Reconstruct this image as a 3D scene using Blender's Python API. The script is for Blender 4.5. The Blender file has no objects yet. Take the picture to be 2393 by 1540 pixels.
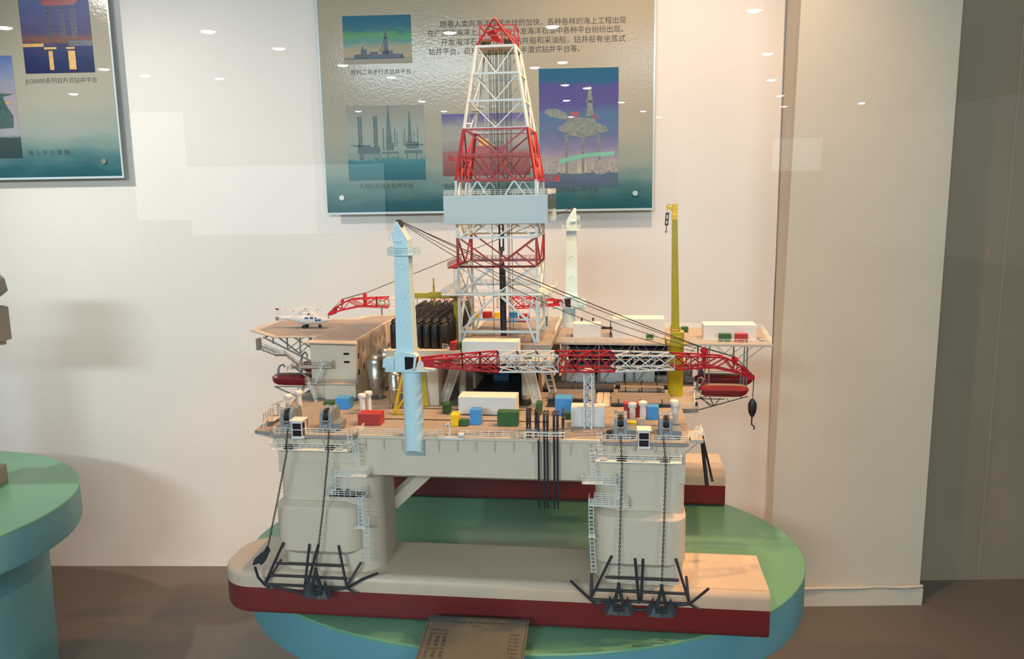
import bpy, math, random
from math import sin, cos, pi, radians, sqrt, atan2
from mathutils import Vector, Matrix
random.seed(7)
SC = bpy.context.scene
COL = SC.collection

# ------------------------------------------------------------------ camera, world, light, exposure
def look_camera():
    cd = bpy.data.cameras.new('camera'); co = bpy.data.objects.new('camera', cd); COL.objects.link(co)
    cd.sensor_width = 36.0; cd.sensor_fit = 'HORIZONTAL'
    cd.lens = 1942.36 / 2393 * 36.0
    cd.clip_start = 0.02; cd.clip_end = 100
    p, r = .1685, -.0162
    f = Vector((0, cos(p), -sin(p))); rt = Vector((1, 0, 0)); up = rt.cross(f)
    c, s = cos(r), sin(r)
    rt2 = c * rt + s * up; up2 = -s * rt + c * up
    m = Matrix((rt2, up2, -f)).transposed().to_4x4()
    m.translation = Vector((0, 0, 1.5))
    co.matrix_world = m
    SC.camera = co
look_camera()
SC.view_settings.view_transform = 'Standard'
SC.view_settings.look = 'None'
SC.view_settings.gamma = 1.0
SC.view_settings.use_curve_mapping = False
SC.view_settings.exposure = 1.38

W = bpy.data.worlds.new('world'); SC.world = W; W.use_nodes = True
W.node_tree.nodes['Background'].inputs[0].default_value = (.88, .88, .88, 1)
W.node_tree.nodes['Background'].inputs[1].default_value = .15

def spot(name, loc, aim, col, watt, size=.05, angle=70, blend=.6):
    d = bpy.data.lights.new(name, 'SPOT'); d.color = col; d.energy = watt; d.shadow_soft_size = size
    d.spot_size = radians(angle); d.spot_blend = blend
    o = bpy.data.objects.new(name, d); COL.objects.link(o); o.location = loc
    o.rotation_euler = (Vector(aim) - Vector(loc)).to_track_quat('-Z', 'Y').to_euler()
    return o
def area(name, loc, aim, col, watt, sx, sy):
    d = bpy.data.lights.new(name, 'AREA'); d.color = col; d.energy = watt; d.shape = 'RECTANGLE'; d.size = sx; d.size_y = sy
    o = bpy.data.objects.new(name, d); COL.objects.link(o); o.location = loc
    o.rotation_euler = (Vector(aim) - Vector(loc)).to_track_quat('-Z', 'Y').to_euler()
    return o
WARM = (1.0, .51, .19); COOL = (.76, .93, 1.0); NEUT = (1.0, .88, .76)
# warm display spots over the model, broad cool fill added for the hall's lamps in front of the glass, soft wash on the wall
spot('display_spot', (.5, 1.92, 2.66), (.0, 1.95, .9), WARM, 32, .025, 86)
spot('display_spot', (-.3, 1.85, 2.66), (.15, 1.95, .9), WARM, 26, .025, 86)
spot('display_spot', (1.95, 1.78, 2.3), (.25, 1.95, 1.0), WARM, 34, .035, 60)
spot('display_spot', (1.2, 1.8, 2.98), (-.2, 1.95, 1.0), WARM, 66, .03, 50)
spot('wall_spot', (.52, 2.08, 2.9), (.62, 3.1, 1.05), (1.0, .70, .47), 36, .025, 84, .9)
spot('wall_spot', (.3, 2.15, 2.95), (-.25, 3.1, 1.0), (1.0, .90, .82), 9, .02, 70, .9)
spot('wall_spot', (-2.15, 1.9, 2.5), (-1.1, 3.1, 1.0), (1.0, .94, .88), 44, .03, 80, .9)
area('hall_fill', (-1.5, -3.55, 2.97), (-.2, 2.0, .9), COOL, 100, 1.6, .4)
area('hall_fill', (1.4, -3.55, 2.97), (0, 2.0, .9), COOL, 44, 1.6, .4)

# ------------------------------------------------------------------ materials
def lin(v):
    v /= 255.0
    return v / 12.92 if v <= .04045 else ((v + .055) / 1.055) ** 2.4
def rgb(r, g, b): return (lin(r), lin(g), lin(b), 1)
MATS = {}
def mat(name, c, rough=.5, metal=0.0, var=.05, scale=60.0, bump=0.0, bscale=300.0, spec=.5, coat=0.0):
    m = bpy.data.materials.new(name); m.use_nodes = True; nt = m.node_tree
    b = nt.nodes['Principled BSDF']
    b.inputs['Roughness'].default_value = rough; b.inputs['Metallic'].default_value = metal
    b.inputs['Specular IOR Level'].default_value = spec
    if coat: b.inputs['Coat Weight'].default_value = coat; b.inputs['Coat Roughness'].default_value = .12
    tc = nt.nodes.new('ShaderNodeTexCoord')
    n = nt.nodes.new('ShaderNodeTexNoise'); n.inputs['Scale'].default_value = scale; n.inputs['Detail'].default_value = 4
    nt.links.new(tc.outputs['Object'], n.inputs['Vector'])
    r = nt.nodes.new('ShaderNodeValToRGB')
    r.color_ramp.elements[0].position = .3; r.color_ramp.elements[1].position = .7
    c = rgb(*c)
    r.color_ramp.elements[0].color = tuple(max(0, x * (1 - var)) for x in c[:3]) + (1,)
    r.color_ramp.elements[1].color = tuple(min(1, x * (1 + var)) for x in c[:3]) + (1,)
    nt.links.new(n.outputs['Fac'], r.inputs['Fac']); nt.links.new(r.outputs['Color'], b.inputs['Base Color'])
    if bump:
        n2 = nt.nodes.new('ShaderNodeTexNoise'); n2.inputs['Scale'].default_value = bscale; n2.inputs['Detail'].default_value = 3
        nt.links.new(tc.outputs['Object'], n2.inputs['Vector'])
        bp = nt.nodes.new('ShaderNodeBump'); bp.inputs['Strength'].default_value = bump; bp.inputs['Distance'].default_value = .002
        nt.links.new(n2.outputs['Fac'], bp.inputs['Height']); nt.links.new(bp.outputs['Normal'], b.inputs['Normal'])
    MATS[name] = m
    return m
def gradmat(name, stops, z0, z1, rough=.3, noise=.0, bump=0, spec=.5, nscale=8.0, axis=2):
    """printed vertical colour bands: stops = [(t, (r,g,b))], t from z0 to z1 of the object's own height"""
    m = bpy.data.materials.new(name); m.use_nodes = True; nt = m.node_tree
    b = nt.nodes['Principled BSDF']; b.inputs['Roughness'].default_value = rough; b.inputs['Specular IOR Level'].default_value = spec
    tc = nt.nodes.new('ShaderNodeTexCoord'); sp = nt.nodes.new('ShaderNodeSeparateXYZ'); nt.links.new(tc.outputs['Object'], sp.inputs[0])
    mr = nt.nodes.new('ShaderNodeMapRange'); mr.inputs[1].default_value = z0; mr.inputs[2].default_value = z1
    src = sp.outputs[axis]
    if noise:
        n = nt.nodes.new('ShaderNodeTexNoise'); n.inputs['Scale'].default_value = nscale; n.inputs['Detail'].default_value = 5
        mp = nt.nodes.new('ShaderNodeMapping'); mp.inputs['Scale'].default_value = (1, 1, 3)
        nt.links.new(tc.outputs['Object'], mp.inputs[0]); nt.links.new(mp.outputs[0], n.inputs['Vector'])
        ma = nt.nodes.new('ShaderNodeMath'); ma.operation = 'MULTIPLY_ADD'; ma.inputs[1].default_value = noise; 
        sb = nt.nodes.new('ShaderNodeMath'); sb.operation = 'SUBTRACT'; sb.inputs[1].default_value = .5
        nt.links.new(n.outputs['Fac'], sb.inputs[0]); nt.links.new(sb.outputs[0], ma.inputs[0]); nt.links.new(src, ma.inputs[2]); src = ma.outputs[0]
    nt.links.new(src, mr.inputs[0])
    r = nt.nodes.new('ShaderNodeValToRGB'); cr = r.color_ramp
    cr.elements[0].position = stops[0][0]; cr.elements[0].color = rgb(*stops[0][1])
    cr.elements[1].position = stops[-1][0]; cr.elements[1].color = rgb(*stops[-1][1])
    for t, c in stops[1:-1]:
        e = cr.elements.new(t); e.color = rgb(*c)
    nt.links.new(mr.outputs[0], r.inputs['Fac']); nt.links.new(r.outputs['Color'], b.inputs['Base Color'])
    if bump:
        n2 = nt.nodes.new('ShaderNodeTexNoise'); n2.inputs['Scale'].default_value = 120; n2.inputs['Detail'].default_value = 2
        nt.links.new(tc.outputs['Object'], n2.inputs['Vector'])
        bp = nt.nodes.new('ShaderNodeBump'); bp.inputs['Strength'].default_value = bump; bp.inputs['Distance'].default_value = .004
        nt.links.new(n2.outputs['Fac'], bp.inputs['Height']); nt.links.new(bp.outputs['Normal'], b.inputs['Normal'])
    MATS[name] = m
    return m

HULL = mat('hull_grey', (198, 186, 168), .55, var=.03, scale=14)
DECK = mat('deck_tan', (138, 133, 130), .75, var=.07, scale=90, bump=.15, bscale=900)
DECKL = mat('deck_edge_tan', (178, 169, 158), .7, var=.03)
PONT = mat('pontoon_cream', (192, 176, 156), .38, var=.05, scale=10)
REDH = mat('antifouling_red', (108, 22, 26), .45, var=.06, scale=12)
WHITE = mat('white_paint', (210, 207, 203), .5, var=.02)
CRANEW = mat('crane_white', (186, 216, 226), .45, var=.015)
LATW = mat('lattice_white', (200, 212, 216), .45, var=.02)
RAILW = mat('rail_white', (226, 226, 218), .5, var=.02)
RED = mat('signal_red', (176, 18, 32), .4, var=.05)
DRED = mat('deep_red', (158, 24, 30), .45, var=.05)
YEL = mat('crane_yellow', (172, 152, 4), .45, var=.05)
YELB = mat('box_yellow', (232, 186, 20), .45, var=.04)
BLUE = mat('box_blue', (58, 136, 200), .5, var=.04)
GREEN = mat('box_green', (34, 84, 36), .5, var=.06)
BRED = mat('box_red', (158, 36, 38), .5, var=.05)
BLACK = mat('black_paint', (20, 22, 27), .45, var=.1)
BOTTLE = mat('bottle_black', (17, 21, 25), .5, var=.1)
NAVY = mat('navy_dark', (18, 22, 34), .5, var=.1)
ANCH = mat('anchor_black', (24, 36, 44), .45, var=.15)
STEEL = mat('winch_grey', (112, 124, 134), .45, var=.06)
CHAIN = mat('chain_dark', (52, 50, 48), .45, .6, var=.1)
SILVER = mat('silver_tank', (186, 182, 174), .3, 1.0, var=.04, scale=20)
BOAT = mat('lifeboat_red', (116, 16, 20), .28, var=.05, coat=.4)
GLASSD = mat('dark_glass', (30, 22, 34), .15, var=.05)
BLUEG = mat('blue_glass', (42, 74, 130), .15, var=.1)
PLANK = mat('pipe_brown', (104, 96, 90), .6, var=.08, scale=30)
CABLE = mat('cable_brown', (40, 32, 28), .6, var=.1)
TRUSS = mat('truss_grey', (128, 124, 116), .5, var=.05)
BRASS = mat('brass_dome', (196, 186, 160), .25, .9)
ACRYL = mat('acrylic_white', (186, 200, 206), .18, var=.01)
ACRYG = mat('acrylic_grey', (96, 98, 94), .08, var=.01)
WALLM = mat('wall_plaster', (220, 212, 204), .85, var=.02, scale=2.2, bump=.25, bscale=160)
WALLD = mat('wall_taupe', (134, 120, 100), .75, var=.04, scale=2, bump=.1)
PILL = mat('pillar_plaster', (198, 186, 168), .85, var=.03, scale=3, bump=.25, bscale=140)
FLOORM = mat('floor_brown', (98, 88, 78), .6, var=.05, scale=3, bump=.05)
CEILM = mat('hall_ceiling', (70, 70, 70), .8)
TABT = mat('table_green', (92, 146, 116), .35, var=.03, scale=3, coat=.2)
TABS = mat('table_turquoise', (86, 146, 160), .5, var=.03, scale=3)
LEDGE = mat('table_side_grey', (150, 170, 160), .5, var=.03, scale=3)
STONEP = mat('plaque_bronze', (64, 68, 64), .6, .0, var=.05, scale=40)
INK = mat('ink_dark', (38, 34, 30), .6)
INKP = mat('plaque_ink', (26, 27, 24), .5)
GREYM = mat('grey_model', (118, 120, 112), .5, var=.04)
CRACK = mat('crack_line', (168, 146, 124), .9)  # darker line colour of the wall crack and the panel seam

# ------------------------------------------------------------------ mesh builder
class MB:
    def __init__(s): s.v = []; s.f = []; s.sm = []; s.mi = []; s.cur = 0
    def add(s, vs, fs, smooth=False):
        b = len(s.v); s.v += [tuple(v) for v in vs]
        for f in fs: s.f.append(tuple(b + i for i in f)); s.sm.append(smooth); s.mi.append(s.cur)
    def box(s, x0, x1, y0, y1, z0, z1):
        s.add([(x0,y0,z0),(x1,y0,z0),(x1,y1,z0),(x0,y1,z0),(x0,y0,z1),(x1,y0,z1),(x1,y1,z1),(x0,y1,z1)],
              [(0,3,2,1),(4,5,6,7),(0,1,5,4),(1,2,6,5),(2,3,7,6),(3,0,4,7)])
        return s
    def hexa(s, pts):
        s.add(pts, [(0,3,2,1),(4,5,6,7),(0,1,5,4),(1,2,6,5),(2,3,7,6),(3,0,4,7)]); return s
    def bar(s, p, q, w, h=None, up=(0, 0, 1)):
        p = Vector(p); q = Vector(q); d = (q - p)
        if d.length < 1e-9: return s
        d.normalize(); u = Vector(up)
        if abs(d.dot(u)) > .98: u = Vector((0, 1, 0))
        r = d.cross(u).normalized(); u = r.cross(d).normalized()
        h = h or w; r *= w / 2; u *= h / 2
        s.add([p-r-u, p+r-u, p+r+u, p-r+u, q-r-u, q+r-u, q+r+u, q-r+u], [(0,1,2,3),(7,6,5,4),(0,4,5,1),(1,5,6,2),(2,6,7,3),(3,7,4,0)])
        return s
    def cyl(s, p, q, r, n=10, r2=None, smooth=True):
        p = Vector(p); q = Vector(q); d = (q - p).normalized(); u = Vector((0, 0, 1))
        if abs(d.dot(u)) > .95: u = Vector((1, 0, 0))
        a = d.cross(u).normalized(); b = a.cross(d).normalized(); r2 = r if r2 is None else r2
        vs = [p + a*cos(2*pi*i/n)*r + b*sin(2*pi*i/n)*r for i in range(n)] + [q + a*cos(2*pi*i/n)*r2 + b*sin(2*pi*i/n)*r2 for i in range(n)]
        s.add(vs, [(i, i+n, (i+1) % n+n, (i+1) % n) for i in range(n)], smooth)
        s.add(vs[:n], [tuple(range(n))]); s.add(vs[n:], [tuple(reversed(range(n)))])
        return s
    def tube(s, pts, r, n=6):
        pts = [Vector(p) for p in pts]; rings = []; pa = None
        for i, p in enumerate(pts):
            d = (pts[min(i+1, len(pts)-1)] - pts[max(i-1, 0)]).normalized()
            if pa is None:
                u = Vector((0, 0, 1))
                if abs(d.dot(u)) > .95: u = Vector((1, 0, 0))
                pa = d.cross(u).normalized()
            pa = (pa - d * pa.dot(d)).normalized(); b = d.cross(pa)
            rr = r[i] if isinstance(r, (list, tuple)) else r
            rings.append([p + pa*cos(2*pi*k/n)*rr + b*sin(2*pi*k/n)*rr for k in range(n)])
        vs = [v for rg in rings for v in rg]
        fs = [(i*n+k, i*n+(k+1) % n, (i+1)*n+(k+1) % n, (i+1)*n+k) for i in range(len(rings)-1) for k in range(n)]
        s.add(vs, fs, True); s.add(rings[0], [tuple(reversed(range(n)))]); s.add(rings[-1], [tuple(range(n))])
        return s
    def lathe(s, c, prof, n=20, smooth=True):
        c = Vector(c); vs = []
        for r, z in prof: vs += [c + Vector((r*cos(2*pi*i/n), r*sin(2*pi*i/n), z)) for i in range(n)]
        m = len(prof)
        s.add(vs, [(j*n+i, j*n+(i+1) % n, (j+1)*n+(i+1) % n, (j+1)*n+i) for j in range(m-1) for i in range(n)], smooth)
        s.add(vs[:n], [tuple(reversed(range(n)))]); s.add(vs[-n:], [tuple(range(n))])
        return s
    def loft(s, rings, smooth=True, caps=True):
        n = len(rings[0]); vs = [v for r in rings for v in r]
        s.add(vs, [(j*n+i, j*n+(i+1) % n, (j+1)*n+(i+1) % n, (j+1)*n+i) for j in range(len(rings)-1) for i in range(n)], smooth)
        if caps: s.add(rings[0], [tuple(reversed(range(n)))]); s.add(rings[-1], [tuple(range(n))])
        return s
    def prism(s, poly, z0, z1):
        return s.loft([[(x, y, z0) for x, y in poly], [(x, y, z1) for x, y in poly]], False)
    def prismy(s, poly, y0, y1):
        return s.loft([[(x, y1, z) for x, z in poly], [(x, y0, z) for x, z in poly]], False)
    def prismx(s, poly, x0, x1):
        return s.loft([[(x0, y, z) for y, z in poly], [(x1, y, z) for y, z in poly]], False)
    def rrect(s, x0, x1, y0, y1, z0, z1, r, n=6, rl=None, bev=0.0, botbev=0.0):
        """block with rounded vertical corners; bev rounds the top edge"""
        def ring(z, ins):
            out = []
            cs = [(x1-r, y0+r, -pi/2), (x1-r, y1-r, 0), (x0+(rl or r), y1-(rl or r), pi/2), (x0+(rl or r), y0+(rl or r), pi)]
            for k, (cx, cy, a) in enumerate(cs):
                rr = (rl or r) if k > 1 else r
                for i in range(n+1):
                    t = a + pi/2*i/n
                    out.append((cx+(rr-ins)*cos(t), cy+(rr-ins)*sin(t), z))
            return out
        rings = []
        if botbev:
            for i in range(4): t = pi/2*i/4; rings.append(ring(z0+botbev*(1-sin(t)), botbev*(1-cos(t))))
            rings = [ring(z0+botbev*(1-cos(pi/2*i/4)), botbev*(1-sin(pi/2*i/4))) for i in range(4)] + [ring(z0+botbev, 0)]
        else: rings = [ring(z0, 0)]
        if bev:
            rings += [ring(z1-bev+bev*sin(pi/2*i/5), bev*(1-cos(pi/2*i/5))) for i in range(6)]
        else: rings += [ring(z1, 0)]
        return s.loft(rings, True)
    def bands(s, rings, smooth=True):
        for a, b in zip(rings[:-1], rings[1:]): s.loft([a, b], smooth, False)
        n = len(rings[0]); s.add(rings[0], [tuple(reversed(range(n)))]); s.add(rings[-1], [tuple(range(n))])
        return s
    def hull(s, x0, x1, y0, y1, z0, z1, rl, bev=0.0, botbev=0.0, n=8):
        """pontoon: rounded plan at the low-x end, flat at the other; bev rounds top long edges, botbev the bottom ones"""
        def ring(z, ins):
            out = [(x1, y0+ins, z), (x1, y1-ins, z)]
            for cx, cy, a in ((x0+rl, y1-rl, pi/2), (x0+rl, y0+rl, pi)):
                for i in range(n+1): t = a+pi/2*i/n; out.append((cx+(rl-ins)*cos(t), cy+(rl-ins)*sin(t), z))
            return out
        rings = [ring(z0+botbev*(1-sin(pi/2*i/5)), botbev*(1-cos(pi/2*i/5))) for i in range(5, 0, -1)][::-1] if False else []
        if botbev: rings += [ring(z0+botbev*(1-cos(pi/2*i/5)), botbev*(1-sin(pi/2*i/5))) for i in range(6)]
        else: rings += [ring(z0, 0)]
        if bev: rings += [ring(z1-bev+bev*sin(pi/2*i/6), bev*(1-cos(pi/2*i/6))) for i in range(7)]
        else: rings += [ring(z1, 0)]
        return s.loft(rings, True)
    def rail(s, pts, h=.0135, gap=.014, r=.00062, wires=3, closed=False):
        pts = [Vector(p) for p in pts]
        for a, b in zip(pts[:-1], pts[1:]):
            L = (b-a).length; k = max(1, round(L/gap))
            for i in range(k+1):
                p = a.lerp(b, i/k); s.bar(p, p+Vector((0, 0, h)), r*1.5)
            for w in range(wires):
                z = Vector((0, 0, h*(w+1)/wires)); s.bar(a+z, b+z, r*1.5)
        return s
    def ladder(s, p, q, side, w=.009, step=.0075, r=.0009):
        p = Vector(p); q = Vector(q); sd = Vector(side).normalized()*w/2
        s.bar(p-sd, q-sd, r*1.5); s.bar(p+sd, q+sd, r*1.5)
        k = max(2, int((q-p).length/step))
        for i in range(k): c = p.lerp(q, (i+.5)/k); s.bar(c-sd, c+sd, r*1.3)
        return s

# ------------------------------------------------------------------ placing things
YAW, RX, RY, TZ = .1286, -.0401, 1.602, .6
def tow(p):
    x, y, z = p; c, s = cos(YAW), sin(YAW)
    return Vector((RX+x*c+y*s, RY-x*s+y*c, TZ+z))
ROOT = {}
def set_tags(o, label, cat, group):
    o['label'] = label; o['category'] = cat
    if group: o['group'] = group
def frame(o, base, rig):
    if rig: o.location = tow(base); o.rotation_euler = (0, 0, -YAW)
    else: o.location = base
def thing(name, label, cat, base, group=None, rig=True):
    o = bpy.data.objects.new(name, None); COL.objects.link(o); o.empty_display_size = .02
    frame(o, base, rig); set_tags(o, label, cat, group); ROOT[o] = Vector(base)
    return o
def mesh(name, mb, mats, base):
    me = bpy.data.meshes.new(name); b = Vector(base)
    me.from_pydata([tuple(Vector(v)-b) for v in mb.v], [], mb.f)
    me.polygons.foreach_set('use_smooth', mb.sm)
    ms = mats if isinstance(mats, (list, tuple)) else [mats]
    for m in ms: me.materials.append(m)
    if len(ms) > 1: me.polygons.foreach_set('material_index', mb.mi)
    me.update()
    return me
def part(name, mb, mats, parent, label=None, bev=0):
    r = parent
    while r.parent: r = r.parent
    o = bpy.data.objects.new(name, mesh(name, mb, mats, ROOT[r])); COL.objects.link(o); o.parent = parent
    if label: o['label'] = label
    if bev: bevel(o, bev)
    return o
def single(name, mb, mats, label, cat, base, group=None, rig=True, bev=0):
    o = bpy.data.objects.new(name, mesh(name, mb, mats, base)); COL.objects.link(o)
    frame(o, base, rig); set_tags(o, label, cat, group); ROOT[o] = Vector(base)
    if bev: bevel(o, bev)
    return o
def structure(name, mb, mats, parent=None):
    o = bpy.data.objects.new(name, mesh(name, mb, mats, (0, 0, 0))); COL.objects.link(o)
    if parent: o.parent = parent
    else: o['kind'] = 'structure'; ROOT[o] = Vector((0, 0, 0))
    return o
def bevel(o, w, seg=2):
    m = o.modifiers.new('edge', 'BEVEL'); m.width = w; m.segments = seg; m.limit_method = 'ANGLE'; m.angle_limit = radians(40)
def lathe_smooth_fix(o): pass

# ------------------------------------------------------------------ the room
WY, WA = 3.1299, .0424
def wallp(u, z, off=0.0):
    c, s = cos(WA), sin(WA)
    return Vector((u*c - off*s, WY - u*s - off*c, z))
fl = MB(); fl.box(-9, 9, -19, 3.6, -.05, 0); structure('floor', fl, FLOORM)
wb = MB(); a = wallp(-3.5, 0); b = wallp(.985, 0); d = Vector((sin(WA), cos(WA), 0))*.12
wb.hexa([a, b, b+d, a+d] + [p+Vector((0, 0, 3.0)) for p in (a, b, b+d, a+d)])
wbo = structure('wall_back', wb, WALLM)
ck = MB(); pts = []
for i in range(26):
    z = .1 + i*.095; u = .979+.0068*(z-.1) + random.uniform(-.0016, .0016)
    pts.append(wallp(u, z, .0004))
ck.tube(pts, [random.uniform(.0005, .0011) for _ in pts], 4); structure('wall_crack', ck, CRACK, wbo)
pl = MB()
P0 = wallp(.986, 0, -.02); P1 = Vector((.905, 2.79, 0)); P1t = Vector((.956, 2.79, 3.0)); P2 = Vector((1.449, 2.785, 0)); P3 = Vector((1.52, 3.2, 0))
pl.hexa([P1, P2, P3, P0, P1t, P2+Vector((.01, 0, 3)), P3+Vector((0, 0, 3)), P0+Vector((.012, 0, 3))])
plo = structure('wall_pillar', pl, PILL); 
bp = MB()
for k, (z0, z1, o) in enumerate([(0, .062, .012), (.062, .07, .008)]):
    bp.hexa([Vector((.897, 2.79-o, z0)), Vector((1.455, 2.785-o, z0)), Vector((1.47, 2.9, z0)), Vector((.93, 2.9, z0)),
             Vector((.899, 2.79-o, z1)), Vector((1.457, 2.785-o, z1)), Vector((1.47, 2.9, z1)), Vector((.93, 2.9, z1))])
lum = [(Vector((.9+.0555*i, 2.775+random.uniform(-.003, .002), .069+random.uniform(-.004, .004)))) for i in range(11)]
bp.tube(lum, [random.uniform(.004, .008) for _ in lum], 6)
structure('baseboard_pillar', bp, PILL)
wr = MB(); wr.box(1.44, 4.5, 2.96, 3.08, 0, 3.0); wro = structure('wall_right', wr, WALLD)
sm = MB(); sm.box(1.757, 1.7595, 2.957, 2.97, 0, 3.0); structure('trim_1', sm, CRACK)
ce = MB(); ce.box(-9, 9, -19, -.2, 3.02, 3.1); structure('ceiling', ce, CEILM)

# ceiling lamps of the hall, seen mirrored in the glass
LM = bpy.data.materials.new('lamp_glow'); LM.use_nodes = True
bn = LM.node_tree.nodes['Principled BSDF']; bn.inputs['Base Color'].default_value = (1, 1, 1, 1)
bn.inputs['Emission Color'].default_value = (1, .97, .92, 1); bn.inputs['Emission Strength'].default_value = 60
LM.cycles.emission_sampling = 'NONE'
LAMPS = [(2.17,-5.85),(-2.43,-7.42),(-2.82,-6.41),(-4.67,-9.3),(-3.85,-9.7),(-2.0,-8.69),(-1.58,-9.85),(-1.49,-13.01),(-.56,-6.67),(.43,-6.45),(.34,-9.14),(.67,-8.74),(.85,-11.02),(1.22,-11.45),(1.02,-13.26),(1.35,-16.7),(2.05,-13.72),(2.74,-15.63),(3.34,-17.2),(3.04,-8.32),(3.86,-10.81),(4.71,-13.05),(5.44,-15.09),(6.77,-14.63),(-4.9,-8.69),(-6.54,-11.15),(-4.54,-6.07),(-1.26,-14.92),(-.91,-18.03),(-2.88,-14.63)]
ref = None
for x, y in LAMPS:
    if ref is None:
        ref = thing('ceiling_downlight', 'round bright downlight in the hall ceiling, mirrored in the glass', 'lamp', (x, y, 3.0), 'hall ceiling downlights', rig=False)
        m1 = MB(); m1.lathe((x, y, 3.0), [(.085, .02), (.09, .0), (.07, 0), (.06, .02)], 20); part('rim', m1, WHITE, ref)
        m2 = MB(); m2.lathe((x, y, 3.0), [(.068, .004), (.05, -.008), (.03, -.013), (.004, -.015)], 20); part('bulb', m2, LM, ref)
        kids = list(ref.children)
    else:
        c = ref.copy(); COL.objects.link(c); c.location = (x, y, 3.0)
        for k in kids:
            e = k.copy(); COL.objects.link(e); e.parent = c

# hall display panels, glow added so they mirror faintly in the glass
PM = bpy.data.materials.new('panel_glow'); PM.use_nodes = True
pn = PM.node_tree.nodes['Principled BSDF']; pn.inputs['Base Color'].default_value = (.8, .85, .85, 1)
pn.inputs['Emission Color'].default_value = (.86, 1, .98, 1); pn.inputs['Emission Strength'].default_value = .8
PM.cycles.emission_sampling = 'NONE'
for x0, x1, z0, z1, y, lb in ((-3.55, -3.06, 1.25, 2.25, -6.2, 'tall pale display panel with added glow in the hall, mirrored beside the smaller poster'), (-3.06, -1.2, 1.1, 1.75, -6.25, 'low wide pale display panel with added glow in the hall, mirrored on the bare wall'), (2.5, 2.95, 1.62, 1.92, -6.2, 'small bright panel with added glow in the hall, mirrored beside the wall crack')):
    t = thing('glow_panel', lb, 'display panel', ((x0+x1)/2, y, 0), None, rig=False)
    m = MB(); m.box(x0, x1, y-.05, y, z0, z1); part('glow_face', m, PM, t)
    m = MB(); m.box(x0-.02, x1+.02, y-.10, y-.05, 0, z1+.02); part('stand', m, CEILM, t)

# glass front of the showcase
GM = bpy.data.materials.new('showcase_glass'); GM.use_nodes = True; nt = GM.node_tree; nt.nodes.clear()
go = nt.nodes.new('ShaderNodeOutputMaterial'); mx = nt.nodes.new('ShaderNodeMixShader'); tr = nt.nodes.new('ShaderNodeBsdfTransparent'); gl = nt.nodes.new('ShaderNodeBsdfGlossy')
tr.inputs[0].default_value = (.985, .995, .99, 1); gl.inputs['Roughness'].default_value = 0.0; gl.inputs['Color'].default_value = (1, 1, 1, 1)
fr = nt.nodes.new('ShaderNodeFresnel'); fr.inputs['IOR'].default_value = 1.45
nt.links.new(fr.outputs[0], mx.inputs[0]); nt.links.new(tr.outputs[0], mx.inputs[1]); nt.links.new(gl.outputs[0], mx.inputs[2]); nt.links.new(mx.outputs[0], go.inputs[0])
gp = MB(); gp.add([(-4, .9, 0), (4, .9, 0), (4, .9, 3.0), (-4, .9, 3.0)], [(0, 1, 2, 3)]); structure('window_1', gp, GM)

# ------------------------------------------------------------------ tables
def table(cx, cy, a, b, rot, label):
    t = thing('display_table', label, 'table', (cx, cy, 0), None, rig=False)
    def el(k, z, n=96):
        out = []
        for i in range(n):
            th = 2*pi*i/n; x = (a+k)*cos(th); y = (b+k)*sin(th)
            out.append((cx+x*cos(rot)-y*sin(rot), cy+x*sin(rot)+y*cos(rot), z))
        return out
    m = MB(); m.loft([el(0, .594), el(0, .599), el(-.002, .6)]); part('table_top', m, TABT, t)
    m = MB(); m.loft([el(-.004, .49), el(-.001, .50), el(-.001, .594)]); part('rim', m, TABS, t)
    m = MB(); m.loft([el(-.115, 0), el(-.105, .49)]); part('pedestal', m, TABS, t)
    return t
table(.015, 2.012, .698, .514, -.110, 'oval green topped display table under the drilling platform model')
table(-2.0, 2.33, .66, .56, 0, 'oval green topped display table cut off by the picture edge, with grey model')

# grey model on the other table
t = thing('scale_model', 'plain grey machine model on the other green table, mostly out of view', 'model', (-1.75, 2.4, .6), None, rig=False)
m = MB(); m.box(-1.95, -1.62, 2.25, 2.55, .6, .66); part('base', m, GREYM, t, bev=.004)
m = MB(); m.cyl((-1.78, 2.4, .66), (-1.78, 2.4, 1.10), .05, 16); part('column', m, GREYM, t)
m = MB(); m.box(-1.8, -1.499, 2.36, 2.44, 1.083, 1.182); m.cyl((-1.497, 2.4, 1.072), (-1.497, 2.4, 1.180), .0125, 12); m.box(-1.4975, -1.4835, 2.37, 2.43, 1.083, 1.1805); part('arm', m, GREYM, t)
m = MB(); m.prismy([(-1.75, 1.18), (-1.52, 1.2), (-1.4845, 1.226), (-1.4905, 1.262), (-1.53, 1.30), (-1.75, 1.30)], 2.36, 2.44); part('head', m, GREYM, t)

# ------------------------------------------------------------------ lettering
def text_into(mb, body, x0, x1, zb, put):
    c = bpy.data.curves.new('lettering', 'FONT'); c.body = body; c.resolution_u = 2
    o = bpy.data.objects.new('lettering', c); COL.objects.link(o)
    dg = bpy.context.evaluated_depsgraph_get(); me = bpy.data.meshes.new_from_object(o.evaluated_get(dg))
    vs = [v.co.copy() for v in me.vertices]; fs = [tuple(p.vertices) for p in me.polygons]
    lo = min(v.x for v in vs); hi = max(v.x for v in vs); k = (x1-x0)/(hi-lo)
    mb.add([put(x0+(v.x-lo)*k, zb+v.y*k) for v in vs], fs)
    bpy.data.objects.remove(o); bpy.data.curves.remove(c); bpy.data.meshes.remove(me)

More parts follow.
